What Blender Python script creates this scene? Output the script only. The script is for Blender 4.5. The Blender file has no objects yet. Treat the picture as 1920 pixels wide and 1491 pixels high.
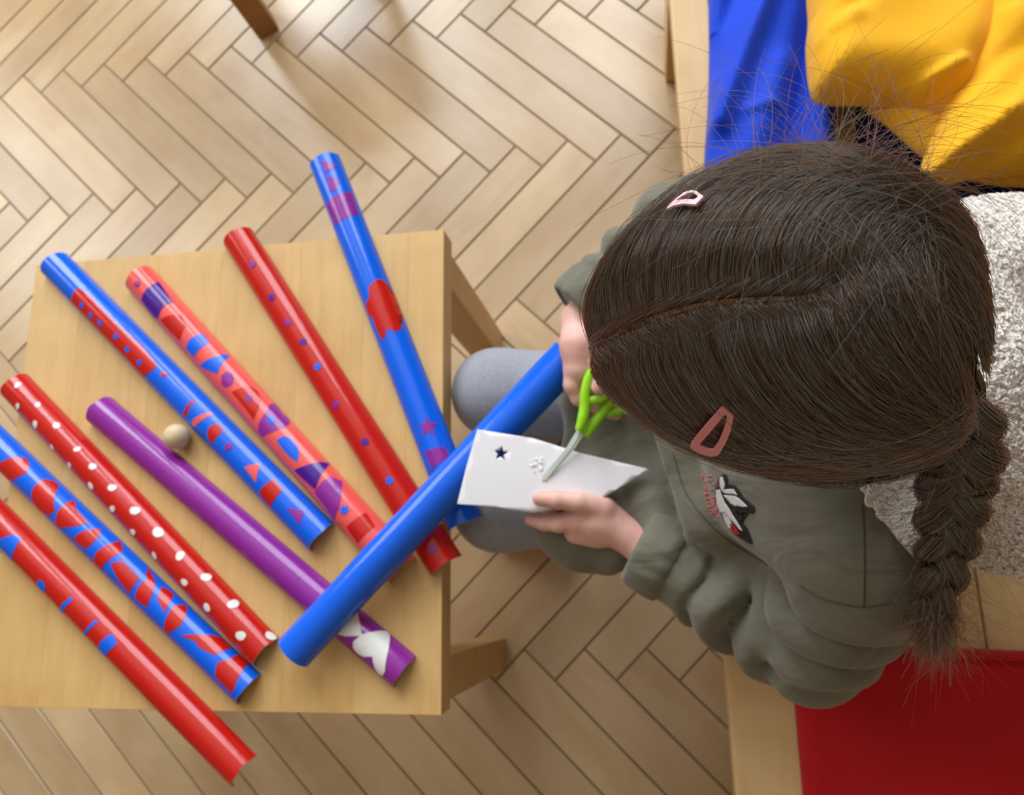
import bpy, bmesh, math, random
import numpy as np
from mathutils import Vector, Matrix

# ---------------------------------------------------------------- camera
F_PX, CAM_H = 1460.0, 1.30
NADIR = (1220.94, 1056.21)
def _basis():
    d = np.array([(NADIR[0]-960)/F_PX, -(NADIR[1]-745.5)/F_PX, -1.0]); d /= np.linalg.norm(d)
    Z = -d
    Y = np.array([0, 1, 0.]) - Z*Z[1]; Y /= np.linalg.norm(Y)
    return np.array([np.cross(Y, Z), Y, Z])
RC = _basis()                                   # rows: world axes in camera coordinates
scene = bpy.context.scene
cam_data = bpy.data.cameras.new('camera')
cam_data.sensor_fit = 'HORIZONTAL'; cam_data.sensor_width = 36.0
cam_data.lens = F_PX/1920*36.0
cam_data.clip_start = 0.02
cam_data.dof.use_dof = True; cam_data.dof.focus_distance = 0.41; cam_data.dof.aperture_fstop = 11.0
cam = bpy.data.objects.new('camera', cam_data); scene.collection.objects.link(cam)
m4 = Matrix([list(RC[0])+[0], list(RC[1])+[0], list(RC[2])+[CAM_H], [0, 0, 0, 1]])
cam.matrix_world = m4
scene.camera = cam

# ---------------------------------------------------------------- world, daylight, exposure
world = bpy.data.worlds.new('room_light'); scene.world = world; world.use_nodes = True
wbg = world.node_tree.nodes['Background']
wbg.inputs[0].default_value = (1.0, 0.95, 0.88, 1); wbg.inputs[1].default_value = 0.30
def window_light(name, loc, target, sx, sy, power, col):
    l = bpy.data.lights.new(name, 'AREA'); l.shape = 'RECTANGLE'; l.size = sx; l.size_y = sy
    l.energy = power; l.color = col
    o = bpy.data.objects.new(name, l); scene.collection.objects.link(o)
    o.location = loc
    o.rotation_euler = (Vector(target)-Vector(loc)).to_track_quat('-Z', 'Y').to_euler()
    return o
window_light('window_daylight', (-1.75, 3.1, 2.65), (-1.75, 0.0, 2.5), 1.45, 2.7, 150, (0.865, 0.94, 1.0))
window_light('window_daylight', (0.05, 3.1, 2.65), (0.05, 0.0, 2.5), 1.45, 2.7, 105, (0.865, 0.94, 1.0))
window_light('window_daylight', (-3.35, 1.7, 2.45), (0.0, 1.4, 2.2), 1.2, 2.2, 52, (0.92, 0.965, 1.0))
vs = scene.view_settings
vs.view_transform = 'Standard'; vs.look = 'None'; vs.gamma = 1.0; vs.use_curve_mapping = False
vs.exposure = -0.10
scene.cycles.use_denoising = True; scene.cycles.use_light_tree = False
scene.cycles.use_adaptive_sampling = True; scene.cycles.adaptive_threshold = 0.03
scene.cycles.max_bounces = 7; scene.cycles.diffuse_bounces = 3; scene.cycles.glossy_bounces = 3; scene.cycles.transmission_bounces = 5

# ---------------------------------------------------------------- helpers
def P(px, py, z):
    """the point at height z that is seen at photograph pixel (px, py)"""
    d = np.array([(px-960)/F_PX, -(py-745.5)/F_PX, -1.0]) @ RC.T
    t = (z-CAM_H)/d[2]
    return np.array([d[0]*t, d[1]*t, z])
def ray(px, py):
    d = np.array([(px-960)/F_PX, -(py-745.5)/F_PX, -1.0]) @ RC.T
    return d/np.linalg.norm(d)
def srgb(r, g, b):
    f = lambda c: (c/255/12.92) if c/255 <= 0.04045 else ((c/255+0.055)/1.055)**2.4
    return (f(r), f(g), f(b), 1.0)
COL = scene.collection
def link(o, parent=None):
    COL.objects.link(o)
    if parent is not None: o.parent = parent
    return o
def tag(o, label=None, cat=None, group=None, kind=None):
    if label: o['label'] = label
    if cat: o['category'] = cat
    if group: o['group'] = group
    if kind: o['kind'] = kind
    return o
def empty(name, loc=(0, 0, 0), rz=0.0, parent=None):
    o = bpy.data.objects.new(name, None); o.empty_display_size = 0.03
    o.location = loc; o.rotation_euler = (0, 0, rz)
    return link(o, parent)
def mesh_data(name, V, Fc, mat=None, smooth=False):
    me = bpy.data.meshes.new(name)
    me.from_pydata([tuple(map(float, v)) for v in V], [], [tuple(map(int, f)) for f in Fc])
    me.update()
    if smooth: me.shade_smooth()
    if mat: me.materials.append(mat)
    return me
def mesh_obj(name, V, Fc, mat=None, parent=None, smooth=False):
    """V in world coordinates; child meshes are stored relative to the parent's location"""
    V = np.asarray(V, float)
    if parent is not None: 
        mw = np.array(parent_world(parent)); 
        inv = np.linalg.inv(mw)
        V = V @ inv[:3, :3].T + inv[:3, 3]
    return link(bpy.data.objects.new(name, mesh_data(name, V, Fc, mat, smooth)), parent)
def parent_world(o):
    m = Matrix.LocRotScale(o.location, o.rotation_euler, o.scale)
    return (parent_world(o.parent) @ m) if o.parent is not None else m
def bm_obj(name, bm, mat=None, parent=None, smooth=False):
    me = bpy.data.meshes.new(name); bm.normal_update(); bm.to_mesh(me); bm.free()
    if smooth: me.shade_smooth()
    if mat: me.materials.append(mat)
    return link(bpy.data.objects.new(name, me), parent)
def box_bm(x0, x1, y0, y1, z0, z1, bevel=0.0, seg=2):
    bm = bmesh.new()
    bmesh.ops.create_cube(bm, size=1.0)
    for v in bm.verts:
        v.co = Vector(((x0+x1)/2+v.co.x*(x1-x0), (y0+y1)/2+v.co.y*(y1-y0), (z0+z1)/2+v.co.z*(z1-z0)))
    if bevel: bmesh.ops.bevel(bm, geom=bm.edges[:], offset=bevel, segments=seg, profile=0.6, affect='EDGES')
    return bm
def tube_mesh(path, radii, nseg=8, cap=True):
    """a swept round tube; path (n,3), radii scalar or (n,)"""
    path = np.asarray(path, float); n = len(path)
    radii = np.broadcast_to(np.asarray(radii, float), (n,))
    T = np.gradient(path, axis=0); T /= np.linalg.norm(T, axis=1)[:, None]+1e-12
    up = np.array([0, 0, 1.]) if abs(T[0][2]) < 0.9 else np.array([1., 0, 0])
    N = np.zeros_like(path); N[0] = up - T[0]*np.dot(up, T[0]); N[0] /= np.linalg.norm(N[0])
    for i in range(1, n):
        v = N[i-1]-T[i]*np.dot(N[i-1], T[i]); N[i] = v/(np.linalg.norm(v)+1e-12)
    B = np.cross(T, N)
    a = np.arange(nseg)/nseg*2*np.pi
    V = path[:, None, :] + radii[:, None, None]*(np.cos(a)[None, :, None]*N[:, None, :]+np.sin(a)[None, :, None]*B[:, None, :])
    V = V.reshape(-1, 3); Fc = []
    for i in range(n-1):
        for j in range(nseg):
            k = (j+1) % nseg
            Fc.append((i*nseg+j, i*nseg+k, (i+1)*nseg+k, (i+1)*nseg+j))
    if cap:
        Fc.append(tuple(range(nseg-1, -1, -1))); Fc.append(tuple((n-1)*nseg+j for j in range(nseg)))
    return V, Fc
def join_mesh(parts):
    V, Fc, o = [], [], 0
    for v, f in parts:
        V.append(np.asarray(v)); Fc += [tuple(i+o for i in q) for q in f]; o += len(v)
    return np.concatenate(V), Fc
def spline(pts, n):
    """Catmull-Rom through pts (any dimension)"""
    p = np.asarray(pts, float); m = len(p)
    q = np.vstack([2*p[0]-p[1], p, 2*p[-1]-p[-2]])
    t = np.linspace(0, m-1-1e-9, n); i = t.astype(int); u = (t-i)[:, None]
    a, b, c, d = q[i], q[i+1], q[i+2], q[i+3]
    return 0.5*((2*b)+(c-a)*u+(2*a-5*b+4*c-d)*u*u+(3*b-a-3*c+d)*u**3)

# ---------------------------------------------------------------- materials
def new_mat(name):
    m = bpy.data.materials.new(name); m.use_nodes = True
    nt = m.node_tree; return m, nt, nt.nodes['Principled BSDF']
def nd(nt, t, **kw):
    n = nt.nodes.new(t)
    for k, v in kw.items(): setattr(n, k, v)
    return n
def ramp(nt, fac, stops):
    r = nd(nt, 'ShaderNodeValToRGB'); el = r.color_ramp.elements
    while len(el) < len(stops): el.new(0.5)
    for e, (p, c) in zip(el, stops): e.position = p; e.color = c
    nt.links.new(fac, r.inputs[0]); return r.outputs[0]
def mixc(nt, fac, a, b, mode='MIX'):
    m = nd(nt, 'ShaderNodeMix', data_type='RGBA', blend_type=mode)
    for sock, v in ((m.inputs[0], fac), (m.inputs[6], a), (m.inputs[7], b)):
        if hasattr(v, 'is_linked'): nt.links.new(v, sock)
        else: sock.default_value = v
    return m.outputs[2]
def coords(nt, scale=(1, 1, 1), rot=(0, 0, 0), kind='Object', rand_offset=0.0):
    tc = nd(nt, 'ShaderNodeTexCoord'); mp = nd(nt, 'ShaderNodeMapping')
    mp.inputs['Scale'].default_value = scale; mp.inputs['Rotation'].default_value = rot
    nt.links.new(tc.outputs[kind], mp.inputs[0])
    if rand_offset:
        oi = nd(nt, 'ShaderNodeObjectInfo'); mu = nd(nt, 'ShaderNodeMath', operation='MULTIPLY')
        mu.inputs[1].default_value = rand_offset; nt.links.new(oi.outputs['Random'], mu.inputs[0])
        cx = nd(nt, 'ShaderNodeCombineXYZ')
        for i in range(3): nt.links.new(mu.outputs[0], cx.inputs[i])
        nt.links.new(cx.outputs[0], mp.inputs['Location'])
    return mp.outputs[0]
def noise(nt, vec, scale, detail=4, rough=0.55, dist=0.0):
    n = nd(nt, 'ShaderNodeTexNoise'); n.inputs['Scale'].default_value = scale
    n.inputs['Detail'].default_value = detail; n.inputs['Roughness'].default_value = rough
    n.inputs['Distortion'].default_value = dist
    nt.links.new(vec, n.inputs['Vector']); return n.outputs[0]
def bump(nt, bsdf, h, strength, dist=0.001):
    b = nd(nt, 'ShaderNodeBump'); b.inputs['Strength'].default_value = strength; b.inputs['Distance'].default_value = dist
    nt.links.new(h, b.inputs['Height']); nt.links.new(b.outputs[0], bsdf.inputs['Normal']); return b
def wood_mat(name, c_dark, c_mid, c_light, rough=0.4, rand=True, stretch=9, scale=14, spec=0.5, along='x', tone=0.2):
    m, nt, b = new_mat(name)
    v = coords(nt, (1, stretch, stretch) if along == 'x' else (stretch, 1, stretch), rand_offset=37.0 if rand else 0.0)
    n1 = noise(nt, v, scale*0.45, 5, 0.55, 0.6)
    v2 = coords(nt, (2.2, 3.2, 3.2), rand_offset=11.0 if rand else 0.0)
    n2 = noise(nt, v2, 2.6, 3, 0.5, 0.3)
    c1 = ramp(nt, n1, [(0.28, c_dark), (0.5, c_mid), (0.75, c_light)])
    c2 = ramp(nt, n2, [(0.3, c_dark), (0.7, c_light)])
    c = mixc(nt, 0.6, c1, c2)
    if rand:
        oi = nd(nt, 'ShaderNodeObjectInfo')
        tone = ramp(nt, oi.outputs['Random'], [(0.0, (1-tone, 1-tone*1.1, 1-tone*1.2, 1)), (0.5, (0.97, 0.96, 0.95, 1)), (1.0, (1+tone/2, 1+tone/2, 1+tone*0.4, 1))])
        c = mixc(nt, 1.0, c, tone, 'MULTIPLY')
    nt.links.new(c, b.inputs['Base Color'])
    b.inputs['Roughness'].default_value = rough
    b.inputs['Specular IOR Level'].default_value = spec
    bump(nt, b, n1, 0.08, 0.0006)
    return m
def plain_mat(name, col, rough=0.5, spec=0.5, metal=0.0, bumpy=None, var=0.0):
    m, nt, b = new_mat(name)
    b.inputs['Base Color'].default_value = col; b.inputs['Roughness'].default_value = rough
    b.inputs['Specular IOR Level'].default_value = spec; b.inputs['Metallic'].default_value = metal
    if bumpy:
        sc, st, dist = bumpy
        bump(nt, b, noise(nt, coords(nt), sc, 4, 0.6), st, dist)
    if var:
        n = noise(nt, coords(nt), 60, 3)
        dk = tuple(c*(1-var) for c in col[:3])+(1,); lt = tuple(min(1, c*(1+var)) for c in col[:3])+(1,)
        nt.links.new(ramp(nt, n, [(0.3, dk), (0.7, lt)]), b.inputs['Base Color'])
    return m
def tape_mat(name, col, rough=0.15):
    """glossy self-adhesive film with faint bubbles and creases"""
    m, nt, b = new_mat(name)
    b.inputs['Base Color'].default_value = col; b.inputs['Roughness'].default_value = rough
    v = coords(nt)
    n = noise(nt, v, 26, 3, 0.5); n2 = noise(nt, v, 130, 2, 0.5)
    mx = mixc(nt, 0.35, n, n2)
    bump(nt, b, mx, 0.16, 0.0022)
    return m
def fabric_mat(name, col, rough=0.85, weave=900, st=0.25, var=0.10, sheen=0.2, crease=0.0, marl=0.0):
    m, nt, b = new_mat(name)
    v = coords(nt)
    n = noise(nt, v, 9, 4); nf = noise(nt, v, weave, 2)
    dk = tuple(c*(1-var) for c in col[:3])+(1,); lt = tuple(min(1, c*(1+var)) for c in col[:3])+(1,)
    nt.links.new(ramp(nt, n, [(0.3, dk), (0.7, lt)]), b.inputs['Base Color'])
    b.inputs['Roughness'].default_value = rough; b.inputs['Sheen Weight'].default_value = sheen
    b.inputs['Specular IOR Level'].default_value = 0.25
    b1 = bump(nt, b, nf, st, 0.0006)
    if crease:
        n3 = noise(nt, coords(nt, (1, 1.6, 0.7)), 17, 2, 0.45, 0.8); b2 = nd(nt, 'ShaderNodeBump')
        b2.inputs['Strength'].default_value = crease; b2.inputs['Distance'].default_value = 0.012
        nt.links.new(n3, b2.inputs['Height']); nt.links.new(b2.outputs[0], b1.inputs['Normal'])
    if marl:
        n4 = noise(nt, coords(nt, (1, 3, 1)), 300, 2, 0.6)
        cc = mixc(nt, marl, ramp(nt, n, [(0.3, dk), (0.7, lt)]), ramp(nt, n4, [(0.35, tuple(c*0.45 for c in col[:3])+(1,)), (0.6, tuple(min(1, c*1.35) for c in col[:3])+(1,))]))
        nt.links.new(cc, b.inputs['Base Color'])
    return m
M = {}
M['plank'] = wood_mat('beech_parquet', srgb(186, 153, 112), srgb(200, 169, 129), srgb(210, 183, 146), rough=0.27, stretch=4, spec=0.65, tone=0.17)
M['joint'] = plain_mat('parquet_joint', srgb(134, 114, 88), 0.8)
M['table'] = wood_mat('birch_tabletop', srgb(196, 152, 92), srgb(212, 170, 108), srgb(222, 184, 124), rough=0.45, rand=True, scale=20, along='y', tone=0.035)
M['bench'] = wood_mat('beech_bench', srgb(200, 158, 104), srgb(214, 176, 122), srgb(224, 190, 140), rough=0.5, rand=True, scale=18, along='y', tone=0.06)
M['stoolwood'] = wood_mat('brown_beech', srgb(140, 92, 44), srgb(162, 110, 58), srgb(178, 126, 70), rough=0.5, rand=False)
M['red'] = tape_mat('red_tape', srgb(196, 26, 18))
M['blue'] = tape_mat('blue_tape', srgb(0, 98, 232))
M['purple'] = tape_mat('purple_tape', srgb(142, 40, 150))
M['coral'] = tape_mat('coral_tape', srgb(238, 92, 88))
M['indigo'] = tape_mat('indigo_tape', srgb(72, 16, 140))
M['white'] = tape_mat('white_tape', srgb(232, 230, 226), 0.35)
M['card'] = plain_mat('grey_cardboard', srgb(196, 190, 182), 0.8, bumpy=(300, 0.2, 0.0004))
M['paper'] = plain_mat('white_paper', srgb(224, 220, 224), 0.6, 0.3)
M['paper_bright'] = plain_mat('bright_paper', srgb(250, 250, 250), 0.6, 0.3)
# ---------------------------------------------------------------- parquet floor
FL_ANG, FL_W, FL_N, FL_OX, FL_OY = -0.7272, 0.0688, 6.1342, -1.3858, 0.9343
FL_L = FL_W*FL_N
GAP = 0.0030
floor = bm_obj('floor', box_bm(-3.2, 3.0, -2.4, 2.95, -0.03, -0.0022), M['joint'])
tag(floor, 'herringbone parquet floor of pale beech planks', kind='structure')
def plank_bm():
    bm = box_bm(GAP/2, FL_L-GAP/2, GAP/2, FL_W-GAP/2, -0.012, 0.0)
    top = [e for e in bm.edges if all(v.co.z > -0.001 for v in e.verts)]
    bmesh.ops.bevel(bm, geom=top, offset=0.0011, segments=1, affect='EDGES')
    bmesh.ops.translate(bm, verts=bm.verts[:], vec=(-FL_L/2, -FL_W/2, 0))
    return bm
pk_me = bpy.data.meshes.new('plank'); _b = plank_bm(); _b.normal_update(); _b.to_mesh(pk_me); _b.free(); pk_me.materials.append(M['plank'])
ca, sa = math.cos(FL_ANG), math.sin(FL_ANG)
fp = np.array([P(x, y, 0)[:2] for x, y in ((0, 0), (1920, 0), (1920, 1491), (0, 1491))])
def in_view(c, margin):
    for i in range(4):
        a, b = fp[i], fp[(i+1) % 4]; e = b-a
        s = (e[0]*(c[1]-a[1])-e[1]*(c[0]-a[0]))/np.linalg.norm(e)
        if s > margin: return False        # the corners run clockwise
    return True
rng = random.Random(5)
far_v, far_f = [], []
pv = np.array([v.co[:] for v in pk_me.vertices]); pf = [tuple(p.vertices) for p in pk_me.polygons]
cands = []
for mfam in range(-13, 14):
    for k in range(-110, 111):
        for kind in (0, 1):
            if kind == 0: cx, cy, rot = k+FL_N/2, k+0.5, 0.0
            else: cx, cy, rot = k-0.5, k+FL_N/2, math.pi/2
            cx += mfam*FL_N; cy -= mfam*FL_N
            wx = FL_OX+FL_W*(cx*ca-cy*sa); wy = FL_OY+FL_W*(cx*sa+cy*ca)
            if wx < -3.0 or wx > 2.85 or wy < -2.25 or wy > 2.8: continue
            cands.append((wx, wy, FL_ANG+rot))
for wx, wy, rot in cands:
    if in_view((wx, wy), 0.22):
        o = bpy.data.objects.new('plank', pk_me); o.location = (wx, wy, rng.uniform(-0.0004, 0.0003)); o.rotation_euler = (0, 0, rot)
        link(o, floor)
    else:
        c_, s_ = math.cos(rot), math.sin(rot)
        R2 = np.array([[c_, -s_, 0], [s_, c_, 0], [0, 0, 1]])
        n0 = len(far_v)*len(pv)
        far_v.append(pv @ R2.T+np.array([wx, wy, 0])); far_f += [tuple(i+n0 for i in f) for f in pf]
o = mesh_obj('far_planks', np.concatenate(far_v), far_f, M['plank'], floor); o['kind'] = 'stuff'

# ---------------------------------------------------------------- window walls (out of the picture, the daylight comes through them)
M['plaster'] = plain_mat('white_plaster', srgb(158, 140, 116), 0.9, 0.2, bumpy=(40, 0.1, 0.002))
M['frame'] = plain_mat('white_window_paint', srgb(236, 236, 232), 0.4)
def window_wall(name, x0, x1, z1, openings, place, n0):
    bm = bmesh.new(); t = 0.18
    def add(a, b, c, d):
        b2 = box_bm(a, b, 0, t, c, d); me = bpy.data.meshes.new('t'); b2.to_mesh(me); b2.free(); bm.from_mesh(me); bpy.data.meshes.remove(me)
    xs = x0
    for (a, b, c, d) in openings:
        add(xs, a, 0, z1); add(a, b, 0, c); add(a, b, d, z1); xs = b
    add(xs, x1, 0, z1)
    w = bm_obj(name, bm, M['plaster']); w.matrix_world = place; tag(w, 'beige plastered wall with tall windows', kind='structure')
    for i, (a, b, c, d) in enumerate(openings):
        e = empty('window_%d' % (n0+i)); e.matrix_world = place; tag(e, 'tall white framed window', kind='structure')
        f = 0.05
        for nm, q in (('stile', (a, a+f, c, d)), ('stile', (b-f, b, c, d)), ('rail', (a, b, c, c+f)), ('rail', (a, b, d-f, d))):
            bm_obj(nm, box_bm(q[0], q[1], 0.06, 0.11, q[2], q[3], 0.004), M['frame'], e)
    return w
window_wall('wall_back', -3.2, 3.0, 4.2, [(-2.5, -1.0, 1.25, 4.0), (-0.7, 0.8, 1.25, 4.0)], Matrix.Translation((0, 2.95, 0)), 1)
window_wall('wall_left', -2.4, 2.95, 4.2, [(1.05, 2.35, 1.3, 3.6)], Matrix.Translation((-3.1, 0, 0)) @ Matrix.Rotation(math.radians(90), 4, 'Z'), 3)

o = bm_obj('wall_right', box_bm(3.0, 3.15, -2.4, 3.13, 0, 4.2), M['plaster']); tag(o, 'plain beige plastered wall', kind='structure')
o = bm_obj('wall_front', box_bm(-3.25, 3.15, -2.55, -2.4, 0, 4.2), M['plaster']); tag(o, 'plain beige plastered wall', kind='structure')
M['ceil'] = plain_mat('white_ceiling_paint', srgb(214, 210, 202), 0.9, 0.2)
o = bm_obj('ceiling', box_bm(-3.3, 3.2, -2.6, 3.2, 4.2, 4.3), M['ceil']); tag(o, 'white plastered ceiling', kind='structure')

# ---------------------------------------------------------------- low craft table
ZT = 0.4266
T_TR, T_ANG, T_W, T_D = np.array([-0.2533, 0.3961]), 0.0503, 0.572, 0.567
def craft_table(loc, rz, w, d, h, mat, legmat, name, label, cat, leg=0.05, thick=0.04, splay=0.0):
    """origin at the near right floor corner of the +x +y table corner"""
    t = empty(name, loc, rz); tag(t, label, cat)
    cuts = [-w, -w+0.075, -w+0.185, -w+0.275, -w+0.385, -w+0.47, -0.045, 0]
    for a_, b_ in zip(cuts[:-1], cuts[1:]):
        bm_obj('top_stave', box_bm(a_, b_, -d, 0, h-thick, h, 0.0003, 1), mat, t)
    i = 0.006
    for sx, sy in ((1, 1), (1, -1), (-1, 1), (-1, -1)):
        x1 = -i if sx > 0 else -w+i+leg; y1 = -i if sy > 0 else -d+i+leg
        bm = box_bm(x1-leg, x1, y1-leg, y1, 0.0, h-thick+0.001, 0.004)
        for v in bm.verts:
            if v.co.z < h/2: v.co.y += splay if sy < 0 else 0.0
        bm_obj('leg', bm, legmat, t)
    return t
craft_table((T_TR[0], T_TR[1], 0), T_ANG, T_W, T_D, ZT, M['table'], M['table'], 'craft_table',
            'low square birch table carrying the row of coloured half tubes', 'table', splay=-0.012)
# second piece of furniture, only a leg of it in view at the top
_f = P(492, 76, 0)
st = empty('wooden_stool', (float(_f[0])-0.005, float(_f[1]), 0), math.radians(28))
tag(st, 'brown wooden stool reaching in at the top edge, one leg visible', 'stool')
for x, y in ((0, 0), (0.25, 0), (0, 0.25), (0.25, 0.25)):
    bm = box_bm(x, x+0.046, y, y+0.046, 0.0, 0.46, 0.003)
    bm_obj('leg', bm, M['stoolwood'], st)
bm_obj('seat', box_bm(-0.01, 0.3, -0.01, 0.3, 0.46, 0.485, 0.005), M['stoolwood'], st)
# ---------------------------------------------------------------- decorated half tubes
TR_ = 0.0208
class HalfTube:
    """open side down; a, b: centres of the two base chords (3D); r outer radius"""
    def __init__(s, a, b, r):
        s.a, s.b, s.r = np.array(a, float), np.array(b, float), r
        s.u = s.b-s.a; s.L = np.linalg.norm(s.u); s.u /= s.L
        s.v = np.cross(s.u, [0, 0, 1.0]); s.v /= np.linalg.norm(s.v)
        s.w = np.cross(s.v, s.u)
        if s.w[2] < 0: s.w = -s.w
    def at(s, t, th, r):
        return s.a+np.outer(np.atleast_1d(t), s.u)+np.outer(np.sin(th)*r, s.v)+np.outer(np.cos(th)*r, s.w)
    def hit(s, px, py):
        d = ray(px, py); o = np.array([0, 0, CAM_H])-s.a
        oy, oz, dy, dz = o@s.v, o@s.w, d@s.v, d@s.w
        A, B, C = dy*dy+dz*dz, oy*dy+oz*dz, oy*oy+oz*oz-s.r**2
        disc = B*B-A*C
        t = (-B-math.sqrt(disc))/A if disc > 0 else -B/A
        p = o+d*t
        return p@s.u, math.atan2(p@s.v, p@s.w)
    def shell(s, name, matname, parent, seed=0, jag=0.0012):
        rg = np.random.default_rng(seed)
        nt_, na = 60, 20
        th = np.linspace(-math.pi/2, math.pi/2, na+1)
        j0 = np.interp(np.linspace(0, 1, na+1), np.linspace(0, 1, 7), rg.uniform(-jag, jag, 7))
        j1 = np.interp(np.linspace(0, 1, na+1), np.linspace(0, 1, 7), rg.uniform(-jag, jag, 7))
        V, Fc = [], []
        th_i = 0.0016
        for layer, rr in ((0, s.r), (1, s.r-th_i)):
            for i in range(nt_+1):
                f = i/nt_
                t = j0*(1-f)+(s.L+j1)*f
                wob = 1+0.006*math.sin(f*9+seed)
                V.append(s.a+np.outer(t, s.u)+np.outer(np.sin(th)*rr*wob, s.v)+np.outer(np.cos(th)*rr/wob, s.w))
        V = np.concatenate(V); n = na+1; N = (nt_+1)*n
        for i in range(nt_):
            for j in range(na):
                q = (i*n+j, (i+1)*n+j, (i+1)*n+j+1, i*n+j+1)
                Fc.append(q); Fc.append(tuple(N+k for k in q[::-1]))
        for i in range(nt_):
            for j in (0, na):
                q = (i*n+j, N+i*n+j, N+(i+1)*n+j, (i+1)*n+j); Fc.append(q if j else q[::-1])
        for j in range(na):
            Fc.append((j, j+1, N+j+1, N+j)); e = nt_*n
            Fc.append((e+j, N+e+j, N+e+j+1, e+j+1))
        o = mesh_obj(name, V, Fc, M[matname], parent, smooth=True)
        o.data.materials.append(M['card'])
        for p in o.data.polygons:
            if min(p.vertices) >= N or (max(p.vertices) >= N): p.material_index = 1
        md = o.modifiers.new('edges', 'EDGE_SPLIT'); md.split_angle = math.radians(50)
        return o
def zpx(pts, z):
    ox, oy, sc = z
    return [(ox+x/sc, oy+y/sc) for x, y in pts]
R4, R5, R6, R7, R8 = (0, 450, 3.728), (400, 400, 3.728), (0, 750, 3.728), (400, 700, 3.728), (0, 1091, 3.728)
R2, RD = (600, 0, 2.743), (400, 1050, 3.2)
def sticker(tube, name, poly_px, mat, parent, lift=0.0004, st=None):
    """poly in photograph pixels, laid onto the tube's outer surface; or st = polygon in (length, angle*r)"""
    if st is None:
        st = []
        for x, y in poly_px:
            s_, th = tube.hit(x, y); st.append((min(max(s_, 0.001), tube.L-0.001), max(-1.5, min(1.5, th))*tube.r))
    bm = bmesh.new()
    vs_ = [bm.verts.new((a, b, 0)) for a, b in st]
    try: bm.faces.new(vs_)
    except ValueError: bm.free(); return None
    bmesh.ops.triangulate(bm, faces=bm.faces[:])
    lo, hi = min(b for a, b in st), max(b for a, b in st)
    k = math.ceil(lo/0.0025)
    while k*0.0025 < hi:
        bmesh.ops.bisect_plane(bm, geom=bm.verts[:]+bm.edges[:]+bm.faces[:], plane_co=(0, k*0.0025, 0), plane_no=(0, 1, 0), dist=1e-6); k += 1
    co = np.array([v.co[:] for v in bm.verts]); bm.verts.index_update()
    W = tube.at(co[:, 0], co[:, 1]/tube.r, tube.r+lift)
    Fc = [tuple(v.index for v in f.verts) for f in bm.faces]; bm.free()
    # orient outwards
    o_ = W[Fc[0][0]]; nrm = np.cross(W[Fc[0][1]]-o_, W[Fc[0][2]]-o_)
    cen = tube.at(co[Fc[0][0], 0], np.zeros(1), 0)[0]
    if nrm @ (o_-cen) < 0: Fc = [f[::-1] for f in Fc]
    return mesh_obj(name, W, Fc, M[mat], parent, smooth=True)
def star_st(tube, cpx, n, r_out, r_in, rot):
    s0, t0 = tube.hit(*cpx)
    return [(s0+(r_out if i % 2 == 0 else r_in)*math.cos(rot+i*math.pi/n), t0*tube.r+(r_out if i % 2 == 0 else r_in)*math.sin(rot+i*math.pi/n)) for i in range(2*n)]
def star(tube, name, c, z, rpx, mat, parent, n=6, inner=0.62, lift=0.0008, rot=0.4):
    cpx = zpx([c], z)[0]; r = rpx/z[2]*0.87/F_PX
    return sticker(tube, name, None, mat, parent, lift, star_st(tube, cpx, n, r, r*inner, rot))
def dot(tube, c, z, rpx, mat, parent, seed):
    cpx = zpx([c], z)[0]; r = rpx/z[2]*0.87/F_PX; rg = random.Random(seed)
    s0, t0 = tube.hit(*cpx); ph = rg.uniform(0, 6)
    st = [(s0+r*(1+0.13*math.sin(2*a+ph)+0.08*math.sin(3*a+2*ph))*math.cos(a), t0*tube.r+r*(1+0.13*math.sin(2*a+ph))*math.sin(a)) for a in [i/14*2*math.pi for i in range(14)]]
    return sticker(tube, 'sticker', None, mat, parent, 0.0008, st)
def make_tube(key, label, mat, c1, c2, apex, z=ZT+0.0005, r=TR_, seed=0):
    low = (P(*c1, z)+P(*c2, z))/2; up = P(*apex, z+r); up[2] = z
    t = HalfTube(up, low, r)
    e = empty('half_tube', tuple(map(float, (low+up)/2)))
    tag(e, label, 'craft tube', 'decorated half tubes')
    t.shell('tube_shell', mat, e, seed)
    return t, e
G = {}
G['A'] = make_tube('A', 'red half tube with small blue bars, lowest, overhanging the front table edge', 'red', (437, 1472), (482, 1418), (-74, 926), seed=1)
G['B'] = make_tube('B', 'blue half tube patched all along with irregular red pieces', 'blue', (450, 1320), (489, 1266), (-51, 808), seed=2)
G['C'] = make_tube('C', 'red half tube dotted with white spots', 'red', (479, 1246), (523, 1200), (8, 718), seed=3)
G['D'] = make_tube('D', 'plain purple half tube with white heart and triangle at its lower end', 'purple', (739, 1289), (780, 1230), (168, 763), seed=4)
G['E'] = make_tube('E', 'blue half tube with red strip carrying a row of blue stars', 'blue', (584, 1032), (627, 985), (84, 486), seed=5)
G['F'] = make_tube('F', 'coral pink half tube with purple, blue and red cut-outs', 'coral', (732, 1097), (780, 1045), (244, 512), seed=6)
G['G'] = make_tube('G', 'red half tube with a line of small purple and blue stars', 'red', (808, 1082), (867, 1040), (432, 434), seed=7)
G['H'] = make_tube('H', 'blue half tube with red flower shape, overhanging the back table edge', 'blue', (846, 1000), (903, 968), (598, 290), seed=8)
def S(k, name, pts, z, mat, lift=0.0004): return sticker(G[k][0], name, zpx(pts, z), mat, G[k][1], lift)
def ST(k, c, z, r, mat, **kw): return star(G[k][0], 'star_sticker', c, z, r, mat, G[k][1], **kw)
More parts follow.
